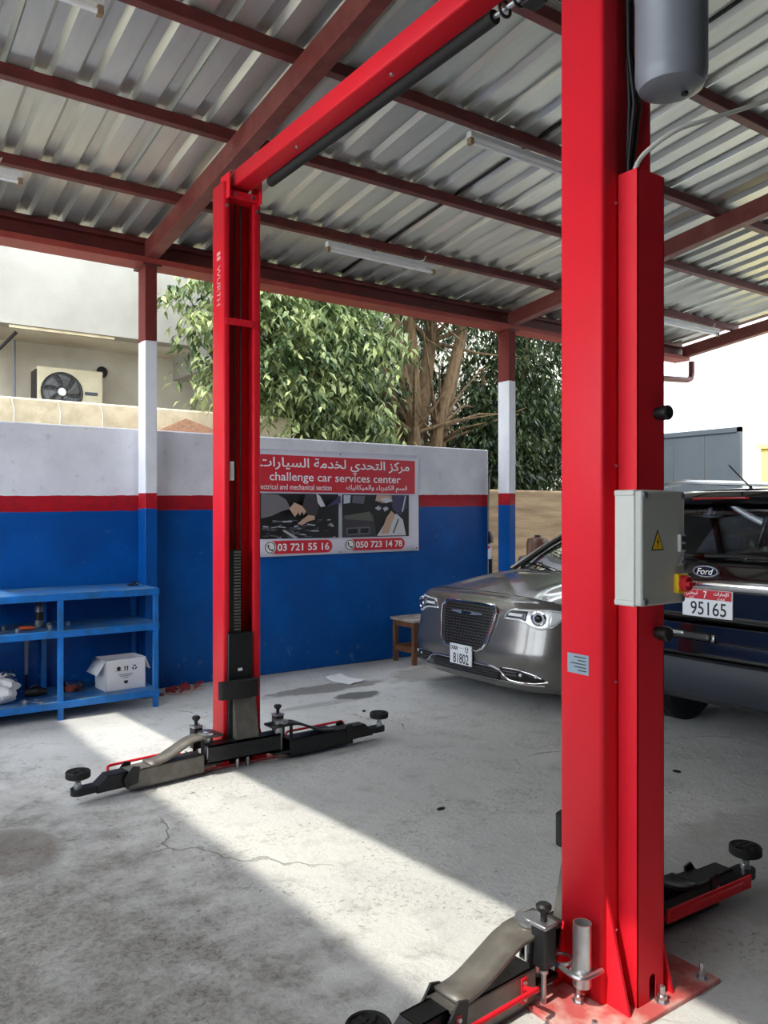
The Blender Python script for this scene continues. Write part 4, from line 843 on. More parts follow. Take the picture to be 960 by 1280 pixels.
    spatch('light_guide', 'lamp_lens', 0.47, 0.88, lambda y: ht(y) - 0.012, lambda y: ht(y) - 0.003, 0.012, hl, 20, 1, side=s)
    c = SP(s * 0.745, 0.762, 0.02); nx = Vector((-1, s * 0.45, 0)).normalized()
    q = nx.to_track_quat('Z', 'Y').to_matrix().to_4x4()
    MB().lathe([(0.058, 0.0), (0.062, 0.008), (0.05, 0.012), (0.047, 0.004), (0.0, 0.004)], (0, 0, 0), 24).xf(Matrix.Translation(c) @ q).build('lamp_bezel', 'chrome', hl)
    MB().lathe([(0.032, 0.004), (0.03, 0.012), (0.016, 0.02), (0, 0.022)], (0, 0, 0), 24).xf(Matrix.Translation(c) @ q).build('lamp_projector', 'lamp_dark', hl, smooth=60)
    spatch('turn_lens', 'lamp_lens', 0.81, 0.885, lambda y: hb(y) + 0.02, lambda y: ht(y) - 0.016, 0.010, hl, 6, 4, side=s)
    # fog lamp
    fg = spatch('fog_recess', 'dark_grille', 0.44, 0.80, lambda y: pw([(0.44, 0.30), (0.55, 0.265), (0.80, 0.27)], y), lambda y: pw([(0.44, 0.345), (0.62, 0.345), (0.80, 0.285)], y), 0.004, side=s)
    MB().tube([SP(s * y, z, 0.012) for y, z in ((0.44, 0.325), (0.48, 0.29), (0.53, 0.258), (0.62, 0.25), (0.74, 0.255), (0.83, 0.272))], 0.006, 8).build('fog_trim', 'chrome', fg)
    MB().tube([SP(s * y, z, 0.008) for y, z in ((0.47, 0.350), (0.6, 0.352), (0.72, 0.33), (0.83, 0.275))], 0.004, 8).build('fog_trim', 'chrome', fg)
    for k in range(2): MB().tube([SP(s * y, 0.325 - 0.025 * k, 0.010) for y in (0.47, 0.53, 0.6)], 0.005, 6).build('fog_blade', 'grille_bar', fg)
    for y in (0.635, 0.755):
        MB().lathe([(0.014, 0), (0.012, 0.004), (0.0, 0.007)], (0, 0, 0), 16).xf(Matrix.Translation(SP(s * y, 0.312, 0.008)) @ (Vector((-1, s * 0.25, 0)).normalized().to_track_quat('Z', 'Y').to_matrix().to_4x4())).build('fog_lamp', 'lamp_lens', fg)
# grille
gw = lambda z: pw([(0.45, 0.20), (0.475, 0.255), (0.52, 0.285), (0.70, 0.335), (0.78, 0.345), (0.81, 0.325), (0.825, 0.29)], z)
gr = MB().grid(lambda v, z: SP(v * gw(z), z, 0.006), 16, 14, -1, 1, 0.45, 0.825).build('grille', 'dark_grille', sal, solid=0.006, smooth=60)
mesh = MB()
for k in range(15):
    z0 = 0.470 + k * 0.024
    n = 30; pts = []
    for i in range(n + 1):
        z = z0 + (0.006 if i % 2 else -0.006); w = gw(z0) - 0.01
        pts.append(SP(lerp(-w, w, i / n), z, 0.013))
    mesh.tube(pts, 0.0032, 4)
mesh.build('grille_mesh', 'grille_bar', gr, smooth=60)['kind'] = 'stuff'
ol = [(gw(z), z) for z in [0.45, 0.475, 0.52, 0.6, 0.7, 0.78, 0.81, 0.825]]
ring = [SP(y, z, 0.012) for y, z in ol] + [SP(y, 0.83, 0.012) for y in (0.2, 0.1, 0, -0.1, -0.2)] + [SP(-y, z, 0.012) for y, z in reversed(ol)] + [SP(y, 0.445, 0.012) for y in (-0.1, 0.0, 0.1)]
MB().tube(ring, 0.013, 8, closed=True).build('grille_surround', 'chrome', gr)
# winged emblem
em = MB().prism([(-0.20, 0.742), (-0.05, 0.728), (0.05, 0.728), (0.20, 0.742), (0.20, 0.752), (0.05, 0.758), (-0.05, 0.758), (-0.20, 0.752)], 'x', 0, 0.012)
em.v = [(SP(y, z, 0.026)[0] + t, S0.y + y, z) for t, y, z in em.v]; emb = em.build('wing_emblem', 'lamp_inner', gr)
b = MB().prism([(-0.055, 0.731), (0.055, 0.731), (0.06, 0.743), (0.055, 0.755), (-0.055, 0.755), (-0.06, 0.743)], 'x', 0, 0.01); b.v = [(SP(y, z, 0.031)[0] + t, S0.y + y, z) for t, y, z in b.v]
b.build('emblem_centre', 'emblem_blue', gr)
lo = spatch('lower_intake', 'dark_grille', -0.43, 0.43, lambda y: 0.245, lambda y: pw([(0, 0.335), (0.34, 0.335), (0.43, 0.315)], abs(y)), 0.004, nu=30, nv=4)
for k in range(3): MB().tube([SP(lerp(-0.42, 0.42, i / 20), 0.265 + k * 0.022, 0.010) for i in range(21)], 0.004, 5).build('intake_bar', 'grille_bar', lo)
MB().tube([SP(lerp(-0.44, 0.44, i / 24), pw([(0, 0.345), (0.34, 0.345), (0.44, 0.325)], abs(lerp(-0.44, 0.44, i / 24))), 0.008) for i in range(25)], 0.009, 8).build('intake_trim', 'chrome', lo)
MB().tube([SP(lerp(-0.80, 0.80, i / 30), 0.236, 0.006) for i in range(31)], 0.008, 8).build('lip_trim', 'silver_paint', lo)
# number plate
px = SP(0, 0.38)[0] - 0.03; py = S0.y - 0.0
pl = MB().box(px, px + 0.012, py - 0.14, py + 0.14, 0.305, 0.475).build('number_plate', 'plate_white', sal, bevel=0.004)
NY, NZ = (0, -1, 0), (0, 0, 1)
text_part('plate_digits', '81802', (px - 0.001, py - 0.005, 0.357), NY, NZ, 0.20, 0.085, 'print_black', pl, 0.01)
text_part('plate_code', 'U', (px - 0.001, py - 0.08, 0.437), NY, NZ, 0.035, 0.05, 'print_black', pl, 0.01)
text_part('plate_town', 'DUBAI', (px - 0.001, py + 0.08, 0.44), NY, NZ, 0.085, 0.033, 'print_black', pl, 0.015)
# windscreen, roof, rear
def wscr(u, v):
    y = u; x0 = cowl_x(y) + 0.02; z0 = hood(y, 1)[2] + 0.005; a = abs(y) / HW
    y1 = y * 0.80; x1 = 2.12 + 0.12 * a * a; z1 = 1.445 - 0.04 * a * a
    return (S0.x + lerp(x0, x1, v), S0.y + lerp(y, y1, v), lerp(z0, z1, v) + 0.03 * math.sin(math.pi * v))
MB().grid(wscr, 20, 10, -0.86, 0.86, 0, 1).build('windscreen', 'car_glass', sal, smooth=60)
for s, y0 in ((1, -0.55), (1, 0.15)):
    MB().tube([Vector(wscr(y0, 0.02)) + Vector((-0.01, 0, 0.012)), Vector(wscr(y0 + 0.3, 0.10)) + Vector((-0.01, 0, 0.015)), Vector(wscr(y0 + 0.58, 0.08)) + Vector((-0.01, 0, 0.015))], 0.008, 6).build('wiper', 'black_plastic', sal)
def roof(u, v):
    x = lerp(2.12, 3.5, u); a = abs(v); return (S0.x + x + 0.12 * a * a * (1 - u), S0.y + v * 0.70, spw([(2.1, 1.445), (2.8, 1.485), (3.5, 1.43)], x) - 0.045 * a * a)
MB().grid(roof, 14, 12, 0, 1, -1, 1).build('roof', 'silver_paint', sal, solid=0.01, smooth=60)
MB().grid(lambda u, v: (S0.x + lerp(3.5, 4.3, u), S0.y + v * lerp(0.70, 0.80, u), lerp(1.43, 1.10, u) - 0.045 * v * v + 0.02 * math.sin(math.pi * u)), 8, 10, 0, 1, -1, 1).build('rear_window', 'car_glass', sal, smooth=60)
MB().grid(lambda u, v: (S0.x + lerp(4.28, 5.0, u), S0.y + v * 0.84, lerp(1.10, 1.08, u) - 0.05 * v * v), 6, 8, 0, 1, -1, 1).build('boot_lid', 'silver_paint', sal, solid=0.01, smooth=60)
MB().grid(lambda u, v: (S0.x + 5.03 - 0.2 * abs(u) ** 4 - 0.05 * abs(v - 0.5), S0.y + u * 0.90, lerp(0.22, 1.07, v)), 16, 8, -1, 1, 0, 1).build('rear_bumper', 'silver_paint', sal, solid=0.01, smooth=60)
for s in (-1, 1): MB().box(S0.x + 4.88, S0.x + 5.0, S0.y + s * 0.7 - 0.1, S0.y + s * 0.7 + 0.1, 0.72, 0.98).build('tail_lamp', 'tail_red', sal, bevel=0.02)
MB().box(S0.x + 0.5, S0.x + 4.8, S0.y - 0.58, S0.y + 0.58, 0.20, 0.28).build('underbody', 'dark_grille', sal)
MB().grid(lambda u, v: (S0.x + lerp(1.15, 1.75, u), S0.y + v * 0.80, lerp(0.97, 0.99, u)), 4, 4, 0, 1, -1, 1).build('dashboard', 'cabin', sal, solid=0.05)
for y in (-0.38, 0.38):
    st = MB().box(S0.x + 2.45, S0.x + 2.62, S0.y + y - 0.24, S0.y + y + 0.24, 0.45, 1.12).build('front_seat', 'cabin', sal, bevel=0.06)
    MB().box(S0.x + 2.54, S0.x + 2.64, S0.y + y - 0.12, S0.y + y + 0.12, 1.12, 1.30).build('head_rest', 'cabin', st, bevel=0.04)
MB().tube([(S0.x + 1.95 + 0.07 * math.sin(t), S0.y - 0.38 + 0.18 * math.cos(t), 0.98 + 0.16 * math.sin(t)) for t in [2 * math.pi * k / 20 for k in range(20)]], 0.014, 6, closed=True).build('steering_wheel', 'black_plastic', sal)
adopt(sal)

# --- black estate, tail towards -X
E0 = Vector((4.50, 2.98, 0)); EW = 1.0
suv = empty('suv_car', (E0.x + 2.5, E0.y, 0)); tag(suv, 'black sport utility car seen from behind beside the control box', 'car')
EX = [(0.40, 0.10), (0.44, 0.03), (0.50, 0.005), (0.62, 0.0), (0.655, 0.012), (0.665, 0.045), (0.74, 0.048), (0.78, 0.052), (0.79, 0.062), (0.88, 0.066), (0.90, 0.10), (1.10, 0.105), (1.16, 0.10), (1.20, 0.12), (1.29, 0.15), (1.64, 0.34), (1.67, 0.24), (1.70, 0.22), (1.73, 0.26), (1.745, 0.34)]
def ef(y, z):
    a = min(1.0, abs(y) / EW); return pw(EX, z) + 0.05 * a * a + 0.16 * a ** 8
def EP(y, z, off=0.0): return (E0.x + ef(y, z) - off, E0.y + y, z)
def epatch(name, m, y0, y1, z0, z1, off=0.0, parent=None, nu=24, nv=8, solid=0.008):
    f = lambda v_, y: v_(y) if callable(v_) else v_
    return MB().grid(lambda u, v: EP(u, lerp(f(z0, u), f(z1, u), v), off), nu, nv, y0, y1, 0, 1).build(name, m, parent or suv, solid=solid, smooth=35)
lowb = MB().grid(lambda u, v: EP(u, [0.40, 0.44, 0.50, 0.56, 0.62, 0.655, 0.665][int(round(v))]), 24, 6, -0.97, 0.97, 0, 6).build('lower_bumper', 'bumper_plastic', suv, solid=0.01, smooth=30)
upz = [0.665, 0.70, 0.74, 0.78, 0.79, 0.84, 0.88, 0.90]
MB().grid(lambda u, v: EP(u, upz[int(round(v))]), 24, 7, -0.99, 0.99, 0, 7).build('upper_bumper', 'black_paint', suv, solid=0.01, smooth=30)
tgz = [0.90, 0.95, 1.0, 1.05, 1.10, 1.13, 1.16, 1.18, 1.20, 1.25, 1.29]
tg = MB().grid(lambda u, v: EP(u, tgz[int(round(v))]), 28, 10, -0.98, 0.98, 0, 10).build('tailgate', 'black_paint', suv, solid=0.01, smooth=40)
epatch('rear_window', 'dark_glass', -0.80, 0.80, 1.29, 1.645, 0.0, suv, 20, 8, 0.004)
for s in (-1, 1):
    MB().grid(lambda u, v, s=s: EP(s * u, lerp(1.29, 1.645, v), 0.004), 4, 6, 0.80, 0.97, 0, 1).build('window_pillar', 'black_paint', suv, solid=0.02, smooth=40)
spz = [1.645, 1.655, 1.67, 1.70, 1.73, 1.745]
MB().grid(lambda u, v: (E0.x + pw(EX, spz[int(round(v))]) + 0.10 * (abs(u) / 0.85) ** 2, E0.y + u, spz[int(round(v))] - 0.03 * (u / 0.85) ** 2), 20, 5, -0.85, 0.85, 0, 5).build('roof_spoiler', 'black_paint', suv, solid=0.01, smooth=40)
MB().grid(lambda u, v: (E0.x + 0.235 + 0.10 * (abs(u) / 0.85) ** 2, E0.y + u, lerp(1.683, 1.70, v) - 0.03 * (u / 0.85) ** 2), 8, 1, -0.2, 0.2, 0, 1).build('brake_light', 'tail_red', suv, solid=0.012)
def eroof(u, v):
    x = lerp(0.34, 3.3, u); return (E0.x + x + 0.08 * v * v * (1 - u), E0.y + v * 0.80, spw([(0.3, 1.745), (1.2, 1.79), (2.4, 1.78), (3.3, 1.68)], x) - 0.045 * v * v)
MB().grid(eroof, 16, 12, 0, 1, -1, 1).build('roof', 'black_paint', suv, solid=0.01, smooth=60)
for s in (-1, 1):
    MB().tube([(E0.x + x, E0.y + s * 0.70, z) for x, z in ((0.45, 1.745), (0.62, 1.80), (0.9, 1.83), (2.4, 1.835), (2.75, 1.80), (2.9, 1.755))], 0.02, 8).build('roof_rail', 'lamp_inner', suv)
MB().lathe([(0, 0), (0.012, 0), (0.008, 0.02), (0, 0.02)], (E0.x + 0.5, E0.y - 0.05, 1.755), 10).build('aerial_base', 'black_plastic', suv)
MB().tube([(E0.x + 0.5, E0.y - 0.05, 1.76), (E0.x + 0.25, E0.y - 0.05, 1.90)], 0.005, 6).build('aerial', 'black_plastic', suv)
EWX = (0.98, 3.85); ER = 0.385
def ebelt(x): return spw([(0.1, 1.26), (1.5, 1.22), (3.2, 1.15), (4.6, 1.02), (4.9, 0.9)], x)
def earch(x):
    z = 0.34
    for w in EWX:
        if abs(x - w) < ER + 0.06: z = max(z, 0.40 + math.sqrt(max(0, (ER + 0.06) ** 2 - (x - w) ** 2)))
    return z
for s in (-1, 1):
    MB().grid(lambda u, v, s=s: (E0.x + lerp(0.27, 4.8, u), E0.y + s * (EW - 0.05 * ((lerp(earch(lerp(0.27, 4.8, u)), ebelt(lerp(0.27, 4.8, u)), v) - 0.75) / 0.5) ** 2 - 0.25 * max(0, u - 0.85) ** 2 * 20 * 0.4), lerp(earch(lerp(0.27, 4.8, u)), ebelt(lerp(0.27, 4.8, u)), v)), 90, 10).build('body_side', 'black_paint', suv, solid=0.008, smooth=50)
    MB().grid(lambda u, v, s=s: (E0.x + lerp(0.45, 3.3, u) + 0.15 * v * (1 - u) + (u - 0.5) * -0.2 * v, E0.y + s * lerp(0.955, 0.80, v), lerp(ebelt(lerp(0.45, 3.3, u)), spw([(0.3, 1.70), (1.2, 1.745), (2.4, 1.735), (3.3, 1.35)], lerp(0.45, 3.3, u)), v)), 24, 5).build('side_window', 'dark_glass', suv, smooth=60)
    for x0, x1 in ((0.36, 0.50), (1.35, 1.42), (2.3, 2.36)):
        MB().tube([(E0.x + x0, E0.y + s * 0.955, ebelt(x0)), (E0.x + x1, E0.y + s * 0.79, 1.72)], 0.05 if x0 < 1 else 0.035, 8).build('pillar', 'black_paint', suv)
    MB().tube([(E0.x + 3.3, E0.y + s * 0.93, 1.14), (E0.x + 2.5, E0.y + s * 0.79, 1.71)], 0.035, 8).build('pillar', 'black_paint', suv)
    for wx in EWX:
        wheel(suv, (E0.x + wx, E0.y + s * 0.82, ER), ER, 0.255, s)
        MB().grid(lambda u, v, wx=wx, s=s: (E0.x + wx + 0.47 * math.cos(math.pi * u), E0.y + s * lerp(0.60, 0.97, v), 0.38 + 0.47 * math.sin(math.pi * u)), 16, 1).build('wheel_liner', 'dark_grille', suv)
    MB().grid(lambda u, v, s=s: EP(s * u, lerp(0.98, 1.26, v), 0.012), 8, 4, 0.72, 0.985, 0, 1).build('tail_lamp', 'tail_red', suv, solid=0.01)
    MB().grid(lambda u, v, s=s: EP(s * u, lerp(0.46, 0.50, v), 0.006), 6, 2, 0.42, 0.66, 0, 1).build('rear_reflector', 'tail_red', lowb, solid=0.004)
    dm = MB().lathe([(0, -0.11), (0.07, -0.09), (0.1, 0), (0.08, 0.09), (0, 0.11)], (0, 0, 0), 16, 'y').xf(Matrix.Translation((E0.x + 3.05, E0.y + s * 1.08, 1.2)) @ Matrix.Diagonal((0.7, 1, 0.95, 1))).build('door_mirror', 'black_paint', suv, smooth=60)
    MB().bar((E0.x + 3.05, E0.y + s * 0.93, 1.14), (E0.x + 3.05, E0.y + s * 1.04, 1.17), 0.05, 0.03).build('mirror_stalk', 'black_plastic', dm)
MB().grid(lambda u, v: (E0.x + lerp(3.3, 2.45, v) + 0.12 * (1 - u * u), E0.y + u * lerp(0.92, 0.80, v), lerp(1.14, 1.72, v)), 12, 8, -1, 1, 0, 1).build('windscreen', 'dark_glass', suv, smooth=60)
MB().grid(lambda u, v: (E0.x + lerp(3.25, 4.75, u), E0.y + v * 0.92, lerp(1.14, 0.95, u ** 1.5) - 0.05 * v * v), 10, 10, 0, 1, -1, 1).build('bonnet', 'black_paint', suv, solid=0.01, smooth=60)
MB().grid(lambda u, v: (E0.x + 4.92 - 0.22 * abs(u) ** 4, E0.y + u * 0.95, lerp(0.32, 0.96, v)), 14, 4, -1, 1, 0, 1).build('front_bumper', 'black_paint', suv, solid=0.01, smooth=60)
MB().box(E0.x + 0.3, E0.x + 4.7, E0.y - 0.6, E0.y + 0.6, 0.33, 0.42).build('underbody', 'dark_grille', suv)
MB().box(E0.x + 0.3, E0.x + 3.2, E0.y - 0.9, E0.y + 0.9, 0.70, 0.74).build('cabin_floor', 'cabin', suv)
for (x, y) in ((1.15, -0.45), (1.15, 0.1), (1.15, 0.5), (2.1, -0.45), (2.1, 0.45)):
    st = MB().box(E0.x + x, E0.x + x + 0.14, E0.y + y - 0.23, E0.y + y + 0.23, 0.74, 1.30).build('seat', 'cabin', suv, bevel=0.05)
    MB().box(E0.x + x, E0.x + x + 0.09, E0.y + y - 0.12, E0.y + y + 0.12, 1.29, 1.46).build('head_rest', 'cabin', st, bevel=0.035)
# chrome strip, badge, wiper, plate, step and lines on the tail
cs = MB(); cs.grid(lambda u, v: EP(u, lerp(1.112, 1.158, v), 0.022 - 0.012 * abs(v - 0.5)), 28, 6, -0.74, 0.74, 0, 1); cs.build('chrome_strip', 'chrome', tg, solid=0.012, smooth=60)
for y0, y1, zc in ((0.10, 0.62, 1.215), (-0.62, -0.10, 1.215)):
    epatch('trim_chip', 'lamp_inner', y0, y1, lambda y: 1.20, lambda y: 1.20 + 0.04 * min(1, abs(y) / 0.3), 0.006, tg, 10, 2, 0.004)
bo = EP(0.02, 1.222, 0.03)
MB().prism([(bo[1] + 0.088 * math.cos(t), bo[2] + 0.037 * math.sin(t)) for t in [2 * math.pi * k / 36 for k in range(36)]], 'x', bo[0], bo[0] + 0.025).build('badge_rim', 'lamp_inner', tg)
MB().prism([(bo[1] + 0.080 * math.cos(t), bo[2] + 0.030 * math.sin(t)) for t in [2 * math.pi * k / 36 for k in range(36)]], 'x', bo[0] - 0.002, bo[0] + 0.01).build('badge_face', 'emblem_blue', tg)
text_part('badge_script', 'Ford', (bo[0] - 0.0035, bo[1], bo[2]), (0, -1, 0), (0, 0, 1), 0.118, 0.04, 'print_white', tg, 0.005, 0.35)
MB().tube([EP(0.05, 1.315, 0.02), EP(-0.2, 1.325, 0.03), EP(-0.5, 1.31, 0.025)], 0.011, 8).build('rear_wiper', 'black_plastic', suv)
pq = EP(0.0, 1.02, 0.02)[0]
pt = MB().box(pq, pq + 0.01, E0.y - 0.175, E0.y + 0.175, 0.932, 1.108).build('number_plate', 'plate_white', suv, bevel=0.003)
MB().box(pq - 0.001, pq + 0.001, E0.y - 0.170, E0.y + 0.170, 1.045, 1.104).build('plate_band', 'plate_red', pt)
text_part('plate_digits', '95165', (pq - 0.001, E0.y - 0.01, 0.987), NY, NZ, 0.25, 0.085, 'print_black', pt, 0.008)
text_part('plate_code', '7', (pq - 0.002, E0.y + 0.01, 1.075), NY, NZ, 0.024, 0.044, 'print_white', pt, 0.005)
text_part('plate_town', shape_arabic('أبوظبي'), (pq - 0.002, E0.y + 0.105, 1.08), NY, NZ, 0.085, 0.036, 'print_white', pt, 0.01)
text_part('plate_town', shape_arabic('الإمارات'), (pq - 0.002, E0.y - 0.10, 1.083), NY, NZ, 0.10, 0.032, 'print_white', pt, 0.01)
text_part('plate_town', 'A.D.', (pq - 0.002, E0.y + 0.105, 1.054), NY, NZ, 0.035, 0.012, 'print_white', pt, 0.01)
text_part('plate_town', 'U.A.E', (pq - 0.002, E0.y - 0.10, 1.054), NY, NZ, 0.05, 0.012, 'print_white', pt, 0.01)
epatch('step_recess', 'dark_grille', -0.05, 0.27, 0.785, 0.835, 0.006, suv, 8, 3)
epatch('step_plate', 'lamp_inner', 0.14, 0.26, 0.808, 0.832, 0.012, suv, 6, 2, 0.004)
epatch('step_edge', 'lamp_inner', -0.075, -0.055, 0.785, 0.83, 0.010, suv, 2, 2, 0.004)
adopt(suv)

# ---------------------------------------------------------------- shelf and small things
shf = empty('steel_shelf', (1.1, 6.75, 0)); tag(shf, 'blue painted steel shelf unit with three boards against the wall', 'shelf')
SY0, SY1 = 6.45, 7.06
SX = (-0.02, 0.735, 1.49, 2.235)
for x in SX:
    for y in (SY0, SY1 - 0.04): MB().box(x - 0.02, x + 0.02, y, y + 0.04, 0, 0.965).build('upright', 'shelf_blue', shf, bevel=0.003)
for z in (0.975, 0.69, 0.145):
    m = 'shelf_board'
    bd = MB().box(SX[0] - 0.02, SX[-1] + 0.025, SY0 - 0.004, SY1, z - 0.008, z).build('board', m, shf, bevel=0.002)
    for y in (SY0 - 0.006, SY1 - 0.034): MB().box(SX[0] - 0.02, SX[-1] + 0.026, y, y + 0.034, z - 0.055, z - 0.006).build('rail', 'shelf_blue', shf, bevel=0.003)
MB().box(SX[-1] - 0.01, SX[-1] + 0.01, SY0 + 0.03, SY1, 0.60, 0.66).build('side_rail', 'shelf_blue', shf)
adopt(shf)
# carton with printed handling marks
cbx_ = empty('cardboard_box', (2.02, 6.7, 0.145)); tag(cbx_, 'white open cardboard box with black handling symbols on bottom board', 'box')
M_ = Matrix.Translation((2.02, 6.71, 0.145)) @ Matrix.Rotation(R(4), 4, 'Z')
def cb_(x0, x1, y0, y1, z0, z1, name, m='carton', p=cbx_): return MB().box(x0, x1, y0, y1, z0, z1).xf(M_).build(name, m, p, smooth=0)
cb_(-0.165, 0.165, -0.125, -0.121, 0, 0.25, 'front_panel'); cb_(-0.165, 0.165, 0.121, 0.125, 0, 0.25, 'back_panel'); cb_(-0.165, -0.161, -0.125, 0.125, 0, 0.25, 'side_panel'); cb_(0.161, 0.165, -0.125, 0.125, 0, 0.25, 'side_panel'); cb_(-0.165, 0.165, -0.125, 0.125, 0, 0.004, 'bottom_panel')
MB().add([(-0.165, -0.12, 0.25), (-0.165, 0.12, 0.25), (-0.24, 0.12, 0.14), (-0.24, -0.12, 0.14)], [(0, 1, 2, 3)]).xf(M_).build('flap', 'carton', cbx_, solid=0.004)
MB().add([(0.165, -0.12, 0.25), (0.165, 0.12, 0.25), (0.205, 0.12, 0.15), (0.205, -0.12, 0.15)], [(0, 1, 2, 3)]).xf(M_).build('flap', 'carton', cbx_, solid=0.004)
MB().add([(-0.16, 0.123, 0.25), (0.16, 0.123, 0.25), (0.16, 0.21, 0.21), (-0.16, 0.21, 0.21)], [(0, 1, 2, 3)]).xf(M_).build('flap', 'carton_inside', cbx_, solid=0.004)
YF = -0.1262
def cm(poly, name='handling_mark'): return MB().prism(poly, 'y', YF - 0.0006, YF + 0.0006).xf(M_).build(name, 'print_black', cbx_, smooth=0)
def ringpoly(cx, cz, r, n=16): return [(cx + r * math.cos(2 * math.pi * k / n), cz + r * math.sin(2 * math.pi * k / n)) for k in range(n)]
cm(ringpoly(-0.06, 0.178, 0.017)); cm([(-0.085, 0.158), (-0.035, 0.158), (-0.035, 0.162), (-0.085, 0.162)])
for dx in (-0.009, 0.012):
    cm([(dx - 0.004, 0.155), (dx + 0.004, 0.155), (dx + 0.004, 0.182), (dx + 0.009, 0.182), (dx, 0.196), (dx - 0.009, 0.182), (dx - 0.004, 0.182)])
for k in range(3):
    a = math.pi / 2 + k * 2.094; c, s = math.cos(a), math.sin(a); cx, cz = 0.072, 0.175
    cm([(cx + 0.02 * c - 0.012 * s, cz + 0.02 * s + 0.012 * c), (cx + 0.02 * c + 0.010 * s, cz + 0.02 * s - 0.010 * c), (cx + 0.008 * c + 0.012 * s, cz + 0.008 * s - 0.012 * c), (cx + 0.010 * c - 0.008 * s, cz + 0.010 * s + 0.008 * c)])
for k, (w) in enumerate((0.12, 0.10, 0.05)):
    for j in range(int(w / 0.012)): cm([(-0.06 + j * 0.012 + (0.12 - w) / 2, 0.125 - k * 0.014), (-0.052 + j * 0.012 + (0.12 - w) / 2, 0.125 - k * 0.014), (-0.052 + j * 0.012 + (0.12 - w) / 2, 0.131 - k * 0.014), (-0.06 + j * 0.012 + (0.12 - w) / 2, 0.131 - k * 0.014)], 'printed_word')
cm([(-0.017, 0.075), (0.017, 0.075), (0.017, 0.062), (0.008, 0.05), (-0.008, 0.05), (-0.017, 0.062)])
adopt(cbx_)
# spray can
sc_ = empty('spray_can', (1.39, 6.72, 0.69)); tag(sc_, 'dark spray can standing on the middle shelf board', 'can')
MB().lathe([(0, 0), (0.03, 0), (0.033, 0.004), (0.033, 0.15), (0.028, 0.168), (0.015, 0.175)], (1.39, 6.72, 0.69), 20).build('can_body', 'can_grey', sc_)
MB().lathe([(0.024, 0.168), (0.024, 0.205), (0.02, 0.212), (0, 0.212)], (1.39, 6.72, 0.69), 16).build('can_cap', 'black_plastic', sc_)
MB().lathe([(0.0336, 0.06), (0.0336, 0.125)], (1.39, 6.72, 0.69), 20).build('can_label', 'dark_tool', sc_)
adopt(sc_)
# tools on the boards
def spanner(x, y, z, a, L, label, m='zinc'):
    t = empty('spanner', (x, y, z)); tag(t, label, 'spanner'); M = Matrix.Translation((x, y, z)) @ Matrix.Rotation(a, 4, 'Z')
    MB().box(-L / 2, L / 2, -0.008, 0.008, 0.0, 0.007).xf(M).build('shank', m, t, bevel=0.002)
    for s in (-1, 1): MB().prism([(s * (L / 2 + 0.016) + 0.017 * math.cos(q) , 0.017 * math.sin(q)) for q in [0.6 + (2 * math.pi - 1.2) * k / 10 + (0 if s > 0 else math.pi) for k in range(11)]] + [(s * (L / 2 + 0.012), 0)], 'z', 0, 0.009).xf(M).build('jaw', m, t, smooth=0)
    adopt(t)
spanner(1.15, 6.60, 0.691, 0.3, 0.13, 'bright spanner lying on the middle board near the edge of view')
spanner(1.30, 6.55, 0.146, -0.9, 0.14, 'pale spanner lying on the bottom board beside the plastic bag')
spanner(1.42, 6.62, 0.146, 0.2, 0.12, 'small spanner next to the upright on the bottom board')
dr = empty('power_tool', (1.26, 6.62, 0.691)); tag(dr, 'orange and black power tool lying on the middle board', 'tool')
MB().tube([(1.22, 6.62, 0.708), (1.29, 6.61, 0.708), (1.33, 6.60, 0.708)], [0.014, 0.017, 0.010], 12).build('motor_housing', 'orange', dr)
MB().bar((1.24, 6.62, 0.703), (1.20, 6.67, 0.703), 0.022, 0.022).build('grip', 'black_plastic', dr, bevel=0.005)
MB().tube([(1.33, 6.60, 0.708), (1.36, 6.595, 0.708)], [0.008, 0.007], 10).build('chuck', 'zinc', dr)
adopt(dr)
def socket(x, y, z, label):
    t = MB().lathe([(0, 0.0), (0.014, 0), (0.016, 0.004), (0.016, 0.034), (0.011, 0.036), (0.011, 0.02), (0, 0.02)], (x, y, z), 12).build('tool_socket', 'zinc'); tag(t, label, 'socket', 'loose sockets on the shelf')
socket(1.13, 6.70, 0.69, 'steel socket behind the bright spanner on the middle board'); socket(1.19, 6.5, 0.69, 'steel socket at the front edge of the middle board'); socket(1.43, 6.55, 0.69, 'steel socket on the middle board right beside the upright')
socket(1.45, 6.68, 0.69, 'steel socket next to the spray can on the middle board'); socket(1.24, 6.5, 0.145, 'steel socket at the front edge of the bottom board')
socket(1.6, 6.68, 0.69, 'lone steel socket on the middle board past the upright')
nb = empty('screw_pile', (2.13, 6.75, 0.975)); tag(nb, 'little heap of dark fasteners on the shelf top corner', 'fasteners')
rr = random.Random(4)
for k in range(9):
    x, y = 2.13 + rr.uniform(-0.035, 0.035), 6.75 + rr.uniform(-0.03, 0.03); z = 0.975 + (0.02 if k > 5 else 0.0)
    MB().tube([(x - 0.018, y, z + 0.012), (x + 0.018, y + rr.uniform(-0.02, 0.02), z + 0.014)], 0.006, 6).build('screw', 'dark_tool', nb)
    MB().lathe([(0.012, 0), (0.012, 0.01), (0, 0.012)], (x + 0.02, y, z + 0.003), 6).build('screw_head', 'zinc' if k % 3 == 0 else 'dark_tool', nb)
adopt(nb)
